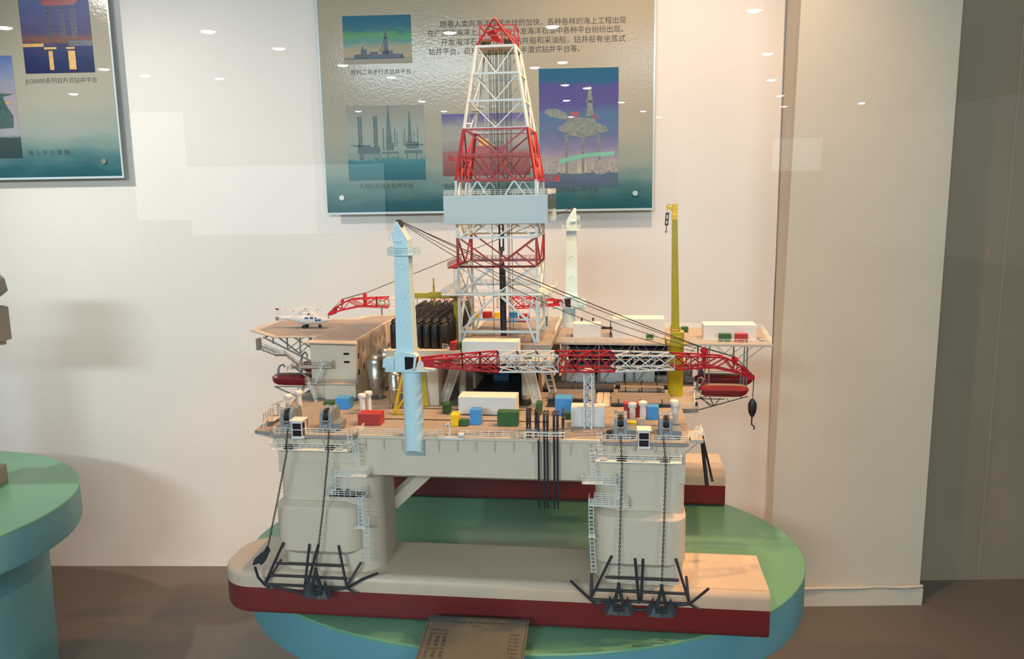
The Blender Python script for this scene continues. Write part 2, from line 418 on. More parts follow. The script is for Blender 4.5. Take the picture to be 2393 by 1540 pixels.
# ------------------------------------------------------------------ wall posters
PAPER = [(0, (26, 76, 84)), (.04, (34, 86, 92)), (.095, (84, 118, 118)), (.165, (134, 146, 136)), (.28, (156, 152, 138)), (1, (172, 154, 128))]
K = .987
def poster(label, u0, u1, z0, z1, builder):
    uc = (u0+u1)/2; o = bpy.data.objects.new('wall_poster', None); COL.objects.link(o)
    o.location = wallp(uc, z0); o.rotation_euler = (0, 0, -WA); set_tags(o, label, 'poster', None); ROOT[o] = Vector((uc, 0, z0))
    m = MB(); m.box(u0, u1, -.043, -.038, z0, z1); part('board', m, ACRYL, o, bev=.0008)
    pm = gradmat('poster_print', PAPER, 0, z1-z0, .12, .10, bump=.07, spec=.09, nscale=5)
    m = MB(); m.box(u0+.006, u1-.006, -.0434, -.0431, z0+.008, z1-.006); part('print', m, pm, o)
    for su, sz in ((u0+.062, z0+.062), (u1-.068, z0+.062), (u0+.062, z1-.06), (u1-.068, z1-.06)):
        m = MB(); m.cyl((su, 0, sz), (su, -.040, sz), .006, 14); m.cyl((su, -.0432, sz), (su, -.049, sz), .0095, 18); part('standoff', m, SILVER, o)
    builder(o)
    return o
def sx(u): return u*K
def sz(z): return 1.5+(z-1.5)*K
def picture(o, u0, u1, z0, z1, stops, dark, shapes, extra=()):
    """printed photograph: banded sky and sea, silhouettes in fractions of the picture"""
    u0, u1, z0, z1 = sx(u0), sx(u1), sz(z0), sz(z1); base = ROOT[o]
    gm = gradmat('photo_print', stops, z0-base.z, z1-base.z, .4, .05, spec=.12, nscale=14)
    m = MB(); m.box(u0, u1, -.0440, -.0435, z0, z1); p = part('photo', m, gm, o)
    def put(x, y, d): return (u0+(u1-u0)*x, -.0441-d*.0001, z0+(z1-z0)*y)
    sets = [(dark, shapes)] + list(extra)
    for i, (mm, shs) in enumerate(sets):
        for grp in ([[q] for q in shs] if len(shs) <= 8 else [shs]):
            m = MB()
            for poly in grp: m.add([put(x, y, i+1) for x, y in poly], [tuple(range(len(poly)))])
            part('printed_pattern', m, mm, p)
def R(x0, x1, y0, y1): return [(x0, y0), (x1, y0), (x1, y1), (x0, y1)]
def T(x, y0, y1, w0, w1): return [(x-w0/2, y0), (x+w0/2, y0), (x+w1/2, y1), (x-w1/2, y1)]
D1 = mat('print_navy', (32, 48, 66), .4, var=.2, scale=200); D2 = mat('print_dusk_green', (52, 82, 80), .4, var=.25, scale=90)
D3 = mat('print_grey', (104, 106, 98), .4, var=.3, scale=70); D4 = mat('print_buildings', (140, 132, 126), .4, var=.25, scale=110)
D5 = mat('print_red', (140, 50, 52), .4, var=.3, scale=200); D6 = mat('print_gold', (196, 150, 70), .4, var=.3, scale=200); D7 = mat('print_mauve', (92, 82, 130), .4, var=.1, scale=20); D8 = mat('print_aqua', (104, 168, 140), .4, var=.1, scale=20)
def lattice(x, y0, y1, w, n, t=.008):
    out = [R(x-w/2, x-w/2+t, y0, y1), R(x+w/2-t, x+w/2, y0, y1)]
    h = (y1-y0)/n
    for i in range(n):
        a = y0+i*h; out += [[(x-w/2, a), (x-w/2+t, a), (x+w/2, a+h), (x+w/2-t, a+h)], [(x+w/2, a), (x+w/2-t, a), (x-w/2, a+h), (x-w/2+t, a+h)], R(x-w/2, x+w/2, a, a+h*.08)]
    return out
def text_part(o, lines):
    for body, u0, u1, zb in lines:
        m = MB(); text_into(m, body, sx(u0), sx(u1), sz(zb), lambda x, z: (x, -.0437, z))
        part('lettering', m, INK, o)
def centre_poster(o):
    picture(o, -.5945, -.345, 1.954, 2.122, [(0, (150, 140, 122)), (.14, (150, 146, 130)), (.17, (176, 150, 122)), (.34, (150, 148, 126)), (.45, (92, 138, 132)), (.6, (90, 146, 96)), (.72, (52, 104, 118)), (1, (30, 92, 118))], D1,
        [R(.15, .87, .11, .2), R(.0, .9, .10, .12), T(.62, .2, .74, .08, .025), R(.25, .34, .2, .3), T(.28, .3, .36, .03, .02), R(.38, .5, .2, .25), R(.56, .72, .2, .27), [(.53, .24), (.545, .24), (.61, .52), (.6, .52)], R(.595, .645, .52, .56), T(.62, .74, .77, .014, .008), R(.84, .87, .12, .16)])
    picture(o, -.597, -.309, 1.5365, 1.8065, [(0, (34, 92, 100)), (.2, (48, 110, 116)), (.27, (70, 124, 128)), (.30, (120, 138, 132)), (.45, (136, 150, 142)), (.7, (146, 150, 142)), (1, (140, 136, 126))], D2,
        lattice(.17, .45, .86, .05, 12, .012) + lattice(.37, .45, .86, .05, 12, .014) + [R(.13, .42, .36, .45), [(.02, .485), (.13, .45), (.3, .45), (.3, .475)], T(.18, .28, .36, .05, .05), T(.37, .28, .36, .05, .05), T(.54, .5, .99, .08, .016), R(.5, .6, .4, .5), R(.45, .66, .355, .385), T(.52, .28, .36, .012, .012), T(.65, .28, .36, .012, .012), T(.81, .5, .92, .06, .014), R(.76, .92, .42, .51), R(.73, .96, .355, .40), R(.72, .98, .46, .48), T(.77, .28, .36, .015, .015), T(.89, .28, .36, .015, .015), R(.46, .475, .4, .7), R(.61, .622, .45, .7), R(.64, .65, .45, .64), R(.74, .752, .48, .7), R(.86, .87, .48, .66), R(.905, .917, .48, .72), R(.72, .728, .48, .63)],
        [(mat('print_slate', (96, 112, 110), .4), [R(.21, .44, .30, .36)])])
    picture(o, -.2445, .080, 1.5475, 1.771, [(0, (110, 62, 66)), (.2, (128, 84, 82)), (.38, (140, 104, 98)), (.4, (130, 120, 122)), (.6, (150, 146, 138)), (.8, (140, 140, 136)), (.9, (108, 102, 140)), (1, (92, 86, 140))], D5,
        [R(.3, .75, .36, .48), R(.04, .22, .36, .40)], [(D6, [R(.42, .52, .48, .62), R(.55, .6, .45, .55)]), (D3, [T(.5, .6, .88, .06, .02), R(.56, .7, .5, .56)])])
    picture(o, .114, .402, 1.500, 1.9235, [(0, (70, 86, 108)), (.1, (82, 98, 116)), (.125, (84, 100, 118)), (.135, (176, 166, 146)), (.2, (160, 150, 150)), (.34, (118, 112, 146)), (.45, (84, 100, 132)), (.62, (76, 102, 134)), (.7, (80, 74, 128)), (.86, (74, 70, 126)), (.9, (36, 84, 116)), (1, (30, 84, 112))], D3,
        [[(.06, .64), (.1, .665), (.2, .67), (.34, .63), (.38, .58), (.3, .575), (.13, .6)], [(.22, .50), (.34, .55), (.36, .6), (.7, .58), (.72, .545), (.86, .505), (.87, .47), (.8, .46), (.55, .415), (.34, .45)], R(.325, .365, .11, .46), R(.535, .57, .11, .42), [(.755, .11), (.785, .11), (.765, .46), (.735, .46)], T(.64, .6, .85, .09, .035), R(.59, .68, .71, .735)],
        [(D4, [R(.0, .08, .12, .25), R(.1, .24, .12, .26), R(.37, .48, .12, .25), R(.6, .66, .12, .26), R(.68, .88, .12, .23), R(.9, 1, .12, .21), R(.26, .31, .12, .2)]), (D5, [R(.40, .5, .6, .64), R(.66, .7, .585, .61), R(.73, .76, .57, .595)]), (D8, [[(.25, .24), (.6, .29), (.95, .30), (.95, .26), (.6, .255), (.25, .2)]])])
    text_part(o, [('随着人类向海洋进展步伐的加快，各种各样的海上工程出现', -.2385, .4275, 2.076), ('在广阔的海洋上。特别是在开发海洋石油中各种平台纷纷出现。', -.286, .417, 2.046),
                  ('开发海洋石油手段包括钻井船和采油船，钻井船有坐底式', -.238, .426, 2.013), ('钻井平台，自升式钻井平台、半潜式钻井平台等。', -.284, .262, 1.982),
                  ('胜利二号步行式钻井平台', -.572, -.351, 1.918), ('大脚Ⅲ型海上钻井平台', -.5595, -.3575, 1.508), ('“勘探三号”半潜式海上石油钻井平台', -.250, .079, 1.5035), ('辽河作业一号平台', .166, .328, 1.483)])
poster('cream and sea green acrylic wall poster behind the derrick, with four rig photographs', -.690*K, .5335*K, sz(1.4115), 2.42, centre_poster)
def side_poster(o):
    picture(o, -1.787, -1.524, 1.9465, 2.34, [(0, (26, 34, 74)), (.12, (30, 44, 84)), (.26, (52, 58, 96)), (.3, (120, 80, 62)), (.36, (74, 70, 104)), (.6, (86, 92, 132)), (1, (120, 130, 150))], D1,
        lattice(.42, .3, .62, .07, 8, .014) + lattice(.6, .3, .62, .07, 8, .014) + lattice(.76, .3, .62, .07, 8, .014) + [R(.66, 1, .24, .29)],
        [(D5, [[(.33, .62), (.36, .60), (.8, .61), (.9, .68), (.33, .68)]]), (D6, [R(.3, .48, .215, .235), R(.62, .74, .215, .232), R(.36, .42, .03, .2), R(.64, .74, .03, .2), R(0, .3, .24, .27)])])
    picture(o, -2.2, -1.834, 1.641, 2.013, [(0, (40, 60, 62)), (.2, (52, 70, 70)), (.24, (140, 146, 150)), (.34, (150, 140, 140)), (.6, (150, 140, 146)), (.8, (128, 134, 156)), (1, (84, 110, 160))], D2,
        [[(.6, .28), (.94, .3), (.95, .42), (.9, .5), (.86, .6), (.98, .63), (.8, .64), (.6, .62)]], [(D6, [R(.88, .93, .535, .555)])])
    text_part(o, [('JU20000系列自升式钻井平台', -1.793, -1.520, 1.912), ('海 上 平 台 晨 曦', -1.812, -1.652, 1.652)])
poster('acrylic poster cut off at the picture edge, captioned with a night rig photograph', -2.75, -1.4528*K, sz(1.561), 2.55, side_poster)

# ------------------------------------------------------------------ plaque on the table edge
PA = Vector((-.1775, 1.566, .648)); PB = Vector((.0255, 1.5415, .648))
ex = (PB-PA).normalized(); ey = Vector((-.06, -1, -.16)); ey = (ey-ex*ey.dot(ex)).normalized(); ez = ex.cross(ey)*-1
if ez.z < 0: ez = -ez
t = thing('plaque', 'grey bronze information plaque tilted on the front edge of the oval table', 'plaque', (-.07, 1.5, .6), None, rig=False)
def pq(x, y, h): return PA + ex*x + ey*y + ez*h
wq, hq = (PB-PA).length, .262
m = MB(); m.hexa([pq(0, 0, -.003), pq(wq, 0, -.003), pq(wq, hq, -.003), pq(0, hq, -.003), pq(0, 0, 0), pq(wq, 0, 0), pq(wq, hq, 0), pq(0, hq, 0)]); part('plate', m, STONEP, t, bev=.0006)
m = MB()
for a, b in (((.004, .004), (wq-.004, .004)), ((.004, .004), (.004, hq-.004)), ((wq-.004, .004), (wq-.004, hq-.004))):
    m.bar(pq(a[0], a[1], .0003), pq(b[0], b[1], .0003), .0012, .0005, up=ez)
part('border_line', m, INKP, t)
put = lambda x, y: pq(x, -y, .0006)
def pl_text(*a):
    m = MB(); text_into(m, *a, put); part('lettering', m, INKP, t)
pl_text('F&G ExD 深水半潜式钻井平台', .048, .158, -.0195)
pl_text('主要参数', .092, .111, -.0285)
rows = [('型宽平台长', '74.42m'), ('型深平台宽', '74.42m'), ('浮  箱  长', '101.27m'), ('浮  箱  宽', '20.12m'), ('浮  箱  高', '8.54m'), ('立柱纵向间距', '17.05m'), ('立  柱  长', '17.385m'), ('立  柱  宽', '15.86m')]
for i, (a, b) in enumerate(rows):
    pl_text(a, .012, .049, -.046-i*.0105); pl_text(b, .170, .19, -.05-i*.0105)
m = MB(); m.hexa([Vector((-.165, 1.545, .6)), Vector((.01, 1.525, .6)), Vector((.01, 1.56, .6)), Vector((-.165, 1.56, .6)), Vector((-.165, 1.545, .638)), Vector((.01, 1.525, .637)), Vector((.01, 1.548, .640)), Vector((-.165, 1.56, .640))]); part('support', m, NAVY, t)

# ================================================================== the drilling platform (rig coordinates)
DZ = .405
def box_ring(x0, x1, y0, y1, z): return [(x0, y0, z), (x1, y0, z), (x1, y1, z), (x0, y1, z)]
HL = thing('drilling_platform', 'cream and dark red twin hulled drilling platform model standing on the oval table', 'platform model', (-.03, .45, 0))
for y0 in (0.0, .7069):
    m = MB(); m.hull(-.615, .5476, y0, y0+.19, .0632, .10, .075, bev=.016); p = part('pontoon', m, PONT, HL)
    m = MB(); m.hull(-.6152, .5478, y0-.0002, y0+.1902, 0, .0632, .075, botbev=.016); part('antifouling_hull', m, REDH, p)
# columns with forward bulges
for i, (x0, x1) in enumerate(((-.463, -.25), (.2, .379))):
    for j in range(2):
        y0 = .018 if j == 0 else .715
        m = MB(); m.rrect(x0, x1, y0, y0+.175, .095, .34, .055 if i == 0 else .022, 8, rl=.022 if i == 0 else .055); c = part('column', m, HULL, HL)
        m = MB(); f = -1 if j == 0 else 1
        xa, xb = (x0-.012, x1-.035) if i == 0 else (x0-.002, x1+.004)
        ya, yb = (-.004, .14) if j == 0 else (.76, .9)
        rings = []
        def rr(ins, z):
            q = MB(); q.rrect(xa+ins, xb-ins, ya+ins, yb-ins, z, z+.001, .04-ins*.5, 8); return q.v[:len(q.v)//4]
        part('bulge', m.bands([rr(.016, .14), rr(.0, .1535), rr(0, .245), rr(.004, .2495), rr(.018, .2575)]), HULL, c)
# deck box, cross beams
m = MB(); m.box(-.463, .379, .02, .888, .3165, .395); part('deck_box', m, HULL, HL, bev=.001)
m = MB()
m.bar((-.262, .16, .2), (-.125, .25, .318), .026, .026)
part('diagonal_brace', m, HULL, HL); m = MB(); m.bar((-.262, .77, .2), (-.125, .66, .318), .026, .026)
part('diagonal_brace', m, HULL, HL); m = MB(); m.bar((.212, .77, .2), (.08, .66, .318), .026, .026)
part('diagonal_brace', m, HULL, HL)
# main deck plate
m = MB(); m.prism([(-.514, .0265), (-.463, .0135), (-.463, .001), (-.299, .001), (-.284, .018), (.212, .018), (.219, .002), (.383, .002), (.3895, .06), (.3895, .262), (.418, .263), (.4255, .375), (.44, .56), (.44, .9), (-.53, .9), (-.53, .32)], .398, DZ)
part('main_deck', m, [DECK], HL)
m = MB(); m.box(-.284, .212, .0095, .018, .3985, .4045); part('walkway', m, HULL, HL)
for a, b, w in [((x, .0195, .37), (x, .010, .399), .0012) for x in [-.27+i*.0385 for i in range(13)]] + [((x, .0195, .378), (x, .003, .399), .0012) for x in (-.44, -.40, -.36, -.32, .24, .28, .32, .36)] + [((-.512, .03, .398), (-.463, .024, .388), .004), ((.378, .03, .375), (.41, .045, .398), .0022), ((.378, .10, .375), (.41, .085, .398), .0022)]:
    m = MB(); m.bar(a, b, w); part('deck_bracket', m, HULL, HL)
# railings round the main deck
m = MB()
m.rail([(-.5, .04, DZ), (-.512, .2, DZ)]); m.rail([(-.463, .02, DZ), (-.462, .002, DZ), (-.4215, .002, DZ)]); m.rail([(-.3955, .002, DZ), (-.30, .002, DZ), (-.286, .03, DZ)])
m.rail([(-.283, .05, DZ), (-.282, .011, DZ), (-.105, .011, DZ)]); m.rail([(-.07, .011, DZ), (.06, .011, DZ)]); m.rail([(.065, .013, DZ), (.14, .013, DZ)], wires=2)
m.rail([(.219, .004, DZ), (.282, .004, DZ)]); m.rail([(.312, .004, DZ), (.381, .004, DZ), (.386, .03, DZ)])
m.rail([(.386, .03, DZ), (.412, .035, DZ), (.414, .09, DZ)]); m.rail([(-.53, .33, DZ), (-.52, .24, DZ)]); m.rail([(.39, .262, DZ), (.418, .263, DZ), (.4255, .37, DZ)])
part('railing', m, RAILW, HL)
m = MB(); m.box(.3895, .414, .03, .1, .3975, .4035); part('side_platform', m, DECKL, HL)
# galleries on the column fronts
def gallery(x0, x1, y, z, yb=.02, sides=True, lx=None):
    m = MB(); m.box(x0, x1, y, yb, z-.002, z)
    for k in range(max(2, int((x1-x0)/.03))):
        x = x0+.006+(x1-x0-.012)*k/max(1, int((x1-x0)/.03)-1); m.bar((x, yb, z-.014), (x, y+.004, z-.002), .0009)
    pts = ([(x0, yb, z)] if sides else []) + [(x0, y, z), (x1, y, z)] + ([(x1, yb, z)] if sides else [])
    m.rail(pts, .0135, .0125)
    return part('gallery', m, RAILW, HL)
gallery(-.463, -.298, -.015, .378); gallery(-.3325, -.262, -.012, .324); gallery(-.349, -.274, -.012, .279)
gallery(.203, .369, -.015, .370); gallery(.1765, .2435, -.012, .323); gallery(.19, .268, -.012, .278)
m = MB(); m.rail([(-.33, .012, .281), (-.272, .012, .281)]); m.rail([(.2, .012, .281), (.255, .012, .281)]); m.box(-.345, -.27, -.012, .02, .277, .279)
part('gallery', m, RAILW, HL)
m = MB()
for p, q, s in [((-.2935, -.012, .375), (-.2935, -.012, .416), (1, 0, 0)), ((-.281, -.008, .345), (-.283, -.008, .396), (1, 0, 0)), ((-.337, -.006, .279), (-.335, -.006, .33), (1, 0, 0)),
                ((-.279, -.014, .214), (-.2765, -.014, .284), (1, 0, 0)), ((-.27, -.01, .133), (-.2665, -.01, .238), (1, 0, 0)),
                ((.2125, -.012, .372), (.2105, -.012, .43), (1, 0, 0)), ((.2005, -.008, .336), (.1955, -.008, .396), (1, 0, 0)), ((.2485, -.006, .30), (.2465, -.006, .34), (1, 0, 0)),
                ((.1955, -.014, .213), (.194, -.014, .292), (1, 0, 0)), ((.2, -.01, .133), (.1955, -.01, .214), (1, 0, 0))]:
    m = MB(); m.ladder(p, q, s)
    z = p[2]+.012
    while z < q[2]:   # safety hoops
        t = (z-p[2])/(q[2]-p[2]); c = Vector(p).lerp(Vector(q), t)
        m.tube([c+Vector((-.0052, 0, 0)), c+Vector((-.004, -.006, 0)), c+Vector((.004, -.006, 0)), c+Vector((.0052, 0, 0))], .0005, 4); z += .012
    part('ladder', m, LATW, HL)
m = MB(); m.box(-.2915, -.268, -.018, -.002, .2135, .2155); m.bar((-.274, .0, .262), (-.2715, -.01, .278), .001); m.box(.189, .2035, -.018, -.002, .2125, .2145); part('gallery', m, RAILW, HL)
# gantry rails on the deck
m = MB()
for y, x0, x1 in ((.13, -.27, .10), (.221, -.26, .075)): m.box(x0, x1, y-.0008, y+.0008, DZ, DZ+.0016)
part('deck_rail', m, BLACK, HL)

# ---------------------------------------------------------------- anchor racks, anchors, chains, fairleads
def rack(cx, label, w=1.0):
    t = thing('anchor_rack', label, 'anchor rack', (cx, -.01, .075), 'anchor bolsters on the near pontoon')
    r = .0028
    ends = (-.0985, .0985) if w > 1 else (-.0905, .0905)
    e0, e1 = cx+ends[0], cx+ends[1]; y = -.018
    def S(pts): m = MB(); m.tube(pts, r, 8); part('strut', m, NAVY, t)
    S([(e0, y, .0805), (e0+.043, y+.012, .1705)]); S([(e1, y, .0805), (e1-.018 if w == 1 else e1-.028, y+.012, .1695)])
    if w == 1:
        S([(cx-.003, y, .070), (cx+.0095, y+.012, .170)]); S([(cx+.003, y, .080), (cx+.029, y+.012, .170)])
    else:
        S([(cx-.001, y, .077), (cx-.0095, y+.012, .167)]); S([(cx+.003, y, .079), (cx+.0065, y+.012, .1665)])
    x = lambda f: e0+(e1-e0)*f
    S([(x(.15), y+.006, .1265), (x(.93) if w == 1 else x(.89), y+.006, .1265)]); S([(x(.05), y+.003, .1), (x(1.0) if w == 1 else x(.96), y+.003, .1)])
    S([(e0, y, .0805), (e1, y, .0805)])
    S([(e0, y, .0805), (cx, y-.004, .064), (e1, y, .0805)])
    S([(e0, y, .0805), (e0+.015, y-.001, .068)]); S([(e1, y, .0805), (e1+.02, y, .069)])
    S([(e0+.002, y, .083), (e0+.002+.03*(w == 1), .004, .128)]); S([(e1-.002, y, .083), (e1+.026*(w == 1)-.006*(w > 1), .004, .129)])
    S([(e1, y, .0805), (e1+.035, y-.004, .104), (e1+.070 if w == 1 else e1+.034, y-.008, .121)]) if w == 1 else S([(e1, y, .0805), (e1+.036, y-.004, .1175)])
    if w == 1: S([(e0, y, .0805), (e0-.011, y-.004, .098), (e0-.0155, y-.006, .122)])
    else: S([(e0, y, .0805), (e0-.039, y-.004, .121)])
    return t
rack(-.4045, 'black tubular anchor rack on the near pontoon below the helicopter end')
rack(.291, 'black tubular anchor rack on the near pontoon below the yellow crane end', 1.1)
def anchor(pos, label, tilt=0, sc=1.0):
    t = thing('anchor', label, 'anchor', pos, 'dark anchors on the racks'); x, y, z = pos
    m = MB(); m.cyl((x, y, z), (x, y-.004, z-.006), .0035, 10); m.prismy([(x-.0015, z), (x+.0015, z), (x+.014, z-.05), (x+.006, z-.05), (x, z-.02), (x-.006, z-.05), (x-.014, z-.05)], y-.006, y-.001); part('shank', m, ANCH, t)
    for s in (-1, 1):
        m = MB(); m.loft([[(x, y-.008, z-.067), (x+s*.024, y-.006, z-.067), (x+s*.031, y-.005, z-.060), (x+s*.027, y-.004, z-.048), (x+s*.017, y, z-.028), (x+s*.012, y, z-.044), (x+s*.003, y-.002, z-.046)],
                          [(x, y+.002, z-.070), (x+s*.024, y+.002, z-.070), (x+s*.031, y+.002, z-.061), (x+s*.026, y+.002, z-.048), (x+s*.017, y+.002, z-.030), (x+s*.012, y+.002, z-.046), (x+s*.003, y+.002, z-.048)]], False)
        part('fluke', m, ANCH, t)
    m = MB(); m.box(x-.012, x+.012, y-.0095, y-.002, z-.058, z-.05); part('stock', m, ANCH, t)
    if tilt: t.rotation_euler = (0, tilt, -YAW)
    return t
anchor((-.3735, -.032, .131), 'dark anchor hanging at the middle of the rack below the helicopter end')
anchor((.2495, -.032, .127), 'dark anchor on the rack below the yellow crane end, on its derrick side')
anchor((.3335, -.032, .127), 'dark anchor on the rack below the yellow crane end, by the outer corner')
# the lifted anchor shows its flukes from the side
t = thing('anchor', 'dark anchor lifted clear at the pontoon bow corner, tilted on a curved arm', 'anchor', (-.495, -.024, .14), 'dark anchors on the racks')
m = MB(); m.prismy([(-.4805, .166), (-.4775, .157), (-.483, .146), (-.487, .137), (-.491, .131), (-.4945, .1295), (-.4975, .1335), (-.5115, .128), (-.512, .1315), (-.508, .142), (-.498, .152), (-.4875, .160)], -.030, -.016); part('fluke', m, ANCH, t)
m = MB(); m.tube([(-.484, -.024, .160), (-.4795, -.024, .168)], .003, 8); part('shank', m, ANCH, t)
def chain(pts, label):
    m = MB(); P = [Vector(p) for p in pts]; L = sum((b-a).length for a, b in zip(P[:-1], P[1:])); step = .0044; n = int(L/step)
    def at(s):
        for a, b in zip(P[:-1], P[1:]):
            l = (b-a).length
            if s <= l: return a.lerp(b, s/l), (b-a).normalized()
            s -= l
        return P[-1], (P[-1]-P[-2]).normalized()
    for i in range(n):
        c, d = at((i+.5)*step); u = Vector((1, 0, 0)) if i % 2 == 0 else Vector((0, 1, 0)); u = (u-d*u.dot(d)).normalized(); w = d.cross(u)
        ring = []
        for k in range(9):
            a = 2*pi*k/8; ring.append(c+d*cos(a)*.0030+u*sin(a)*.0018)
        m.tube(ring, .0007, 4)
    return single('anchor_chain', m, CHAIN, label, 'chain', pts[-1], 'anchor chains down the column fronts')
chain([(-.4275, -.004, .418), (-.4265, -.017, .395), (-.4265, -.020, .372), (-.452, -.022, .27), (-.479, -.024, .167)], 'dark anchor chain down the outer front of the helicopter end column')
chain([(-.3395, -.004, .418), (-.338, -.017, .395), (-.3385, -.020, .372), (-.355, -.024, .25), (-.3735, -.032, .131)], 'dark anchor chain down the inner front of the helicopter end column')
chain([(.2515, -.004, .418), (.253, -.017, .395), (.2545, -.020, .366), (.252, -.024, .25), (.2495, -.032, .128)], 'dark anchor chain down the inner front of the yellow crane end column')
chain([(.334, -.004, .418), (.336, -.017, .395), (.3385, -.020, .366), (.3365, -.024, .25), (.3335, -.032, .128)], 'dark anchor chain down the outer front of the yellow crane end column')
for x, z, lb in [(-.4265, .378, 'black chain fairlead on the upper gallery, under the outer helicopter end winch'), (-.3385, .378, 'black chain fairlead on the upper gallery, under the inner helicopter end winch'), (.2535, .370, 'black chain fairlead on the upper gallery, under the inner yellow crane end winch'), (.3375, .370, 'black chain fairlead on the upper gallery, under the outer yellow crane end winch')]:
    m = MB(); m.box(x-.009, x+.009, -.0125, .002, z, z+.004); m.cyl((x-.006, -.008, z+.006), (x+.006, -.008, z+.006), .004, 10); m.bar((x-.014, .002, z+.003), (x+.014, .004, z+.004), .002)
    single('fairlead', m, BLACK, lb, 'fairlead', (x, -.005, z), 'chain fairleads on the galleries')
# tarpaulin covered gear on the lower gallery
m = MB(); m.prismy([(-.338, .279), (-.334, .289), (-.318, .284), (-.312, .2885), (-.296, .28), (-.296, .279)], -.006, .01)
single('covered_gear', m, ANCH, 'dark covered gear lying on the lowest gallery of the helicopter end column', 'gear', (-.317, .0, .279))
for x, z in ((-.318, .379), (.219, .371)):
    m = MB(); m.box(x-.0065, x+.0065, -.012, -.001, z, z+.003)
    single('hatch_cover', m, DECKL, 'small cream hatch plate on the %s column upper gallery' % ('helicopter end' if x < 0 else 'yellow crane end'), 'hatch', (x, -.006, z))

# ---------------------------------------------------------------- winches and cabins
def winch(x, y, label, rear):
    t = thing('anchor_winch', label, 'winch', (x, y, DZ), 'grey anchor winches at the deck corners')
    m = MB(); m.box(x-.021, x+.021, y-.016, y+.05, DZ, DZ+.004); m.box(x+.012, x+.03, y-.006, y+.035, DZ+.004, DZ+.017); part('base', m, STEEL, t)
    for s in (-1, 1):
        m = MB(); xx = x+s*.0095; prof = []
        for i in range(9): a = pi*i/8; prof.append((y+.006-.013*cos(a)*1, DZ+.033+.0135*sin(a)))
        m.prismx([(y-.013, DZ+.003)] + [(p[0]-.0, p[1]) for p in prof] + [(y+.02, DZ+.003)], xx-.0035, xx+.0035); part('cheek_plate', m, STEEL, t)
        m = MB(); prof = [(y+.034-.013*cos(pi*i/8), DZ+.033+.0135*sin(pi*i/8)) for i in range(9)]
        m.prismx([(y+.021, DZ+.003)] + prof + [(y+.047, DZ+.003)], xx-.0035, xx+.0035); part('cheek_plate', m, STEEL, t)
    m = MB(); m.cyl((x-.006, y+.006, DZ+.033), (x+.006, y+.006, DZ+.033), .0115, 16)
    for i in range(10):
        a = 2*pi*i/10; m.bar((x, y+.006+.0118*cos(a), DZ+.033+.0118*sin(a)), (x, y+.006+.0132*cos(a+.4), DZ+.033+.0132*sin(a+.4)), .0045, .0018)
    part('chain_wheel', m, CHAIN, t)
    m = MB(); m.cyl((x-.006, y+.034, DZ+.032), (x+.006, y+.034, DZ+.032), .0115, 16); part('drum', m, STEEL, t)
    m = MB(); m.box(x-.008, x+.008, y-.0155, y-.012, DZ+.0215, DZ+.0245); m.cyl((x-.0055, y-.011, DZ+.011), (x+.0055, y-.011, DZ+.011), .007, 12); part('guide', m, STEEL, t)
winch(-.4405, .03, 'grey anchor winch at the outer deck corner beside the helicopter end cabin', 1)
winch(-.3585, .038, 'grey anchor winch inboard of the helicopter end cabin', 1)
winch(.2515, .032, 'grey anchor winch between the tall lattice boom rest and the cabin', 1)
winch(.3405, .032, 'grey anchor winch at the outer deck corner under the yellow crane', 1)
def cabin(x, y, z, label):
    t = thing('control_cabin', label, 'cabin', (x, y, z), 'white winch control cabins')
    w, d, h = .0112, .012, .036
    m = MB(); m.box(x-w, x+w, y-d, y+d, z, z+h); m.box(x-w-.001, x+w+.001, y-d-.001, y+d+.001, z, z+.003); part('body', m, WHITE, t)
    m = MB(); m.box(x-w-.003, x+w+.003, y-d-.003, y+d+.003, z+h, z+h+.003); part('roof', m, WHITE, t, bev=.0008)
    for zz in (.005, .0195): 
        m = MB(); m.box(x-w+.002, x+w-.002, y-d-.0004, y-d+.001, z+zz, z+zz+.0125); part('window', m, GLASSD, t)
        m = MB(); m.box(x+w-.001, x+w+.0004, y-d+.002, y+.003, z+zz, z+zz+.0125); part('window', m, GLASSD, t)
cabin(-.4065, .004, .4, 'white cabin with two dark panes between the helicopter end winches')
cabin(.2965, .004, .395, 'white cabin with two dark panes between the yellow crane end winches')

# ---------------------------------------------------------------- mushroom vents
def vent(x, y, label, h=.045):
    t = thing('ventilator', label, 'ventilator', (x, y, DZ), 'white mushroom ventilators')
    m = MB(); m.lathe((x, y, DZ), [(.0063, 0), (.0063, h-.008)], 16); part('stem', m, WHITE, t)
    m = MB(); m.lathe((x, y, DZ+h-.011), [(.0062, 0), (.0092, .0012), (.0092, .0085), (.0084, .0105), (.004, .0117), (.0005, .012)], 20); part('cap', m, WHITE, t)
vent(-.4915, .16, 'near one of two white ventilators behind the outer helicopter end winch'); vent(-.481, .195, 'far one of two white ventilators behind the outer helicopter end winch')
vent(-.325, .176, 'near one of two white ventilators in front of the silver tanks'); vent(-.3175, .20, 'far one of two white ventilators in front of the silver tanks')
vent(.2765, .135, 'white ventilator before the red box, on its tall lattice boom rest side'); vent(.2985, .15, 'white ventilator between the red box and the light topped blue box')
vent(.3665, .142, 'near one of two white ventilators at the deck edge under the yellow crane'); vent(.3645, .165, 'far one of two white ventilators at the deck edge under the yellow crane')

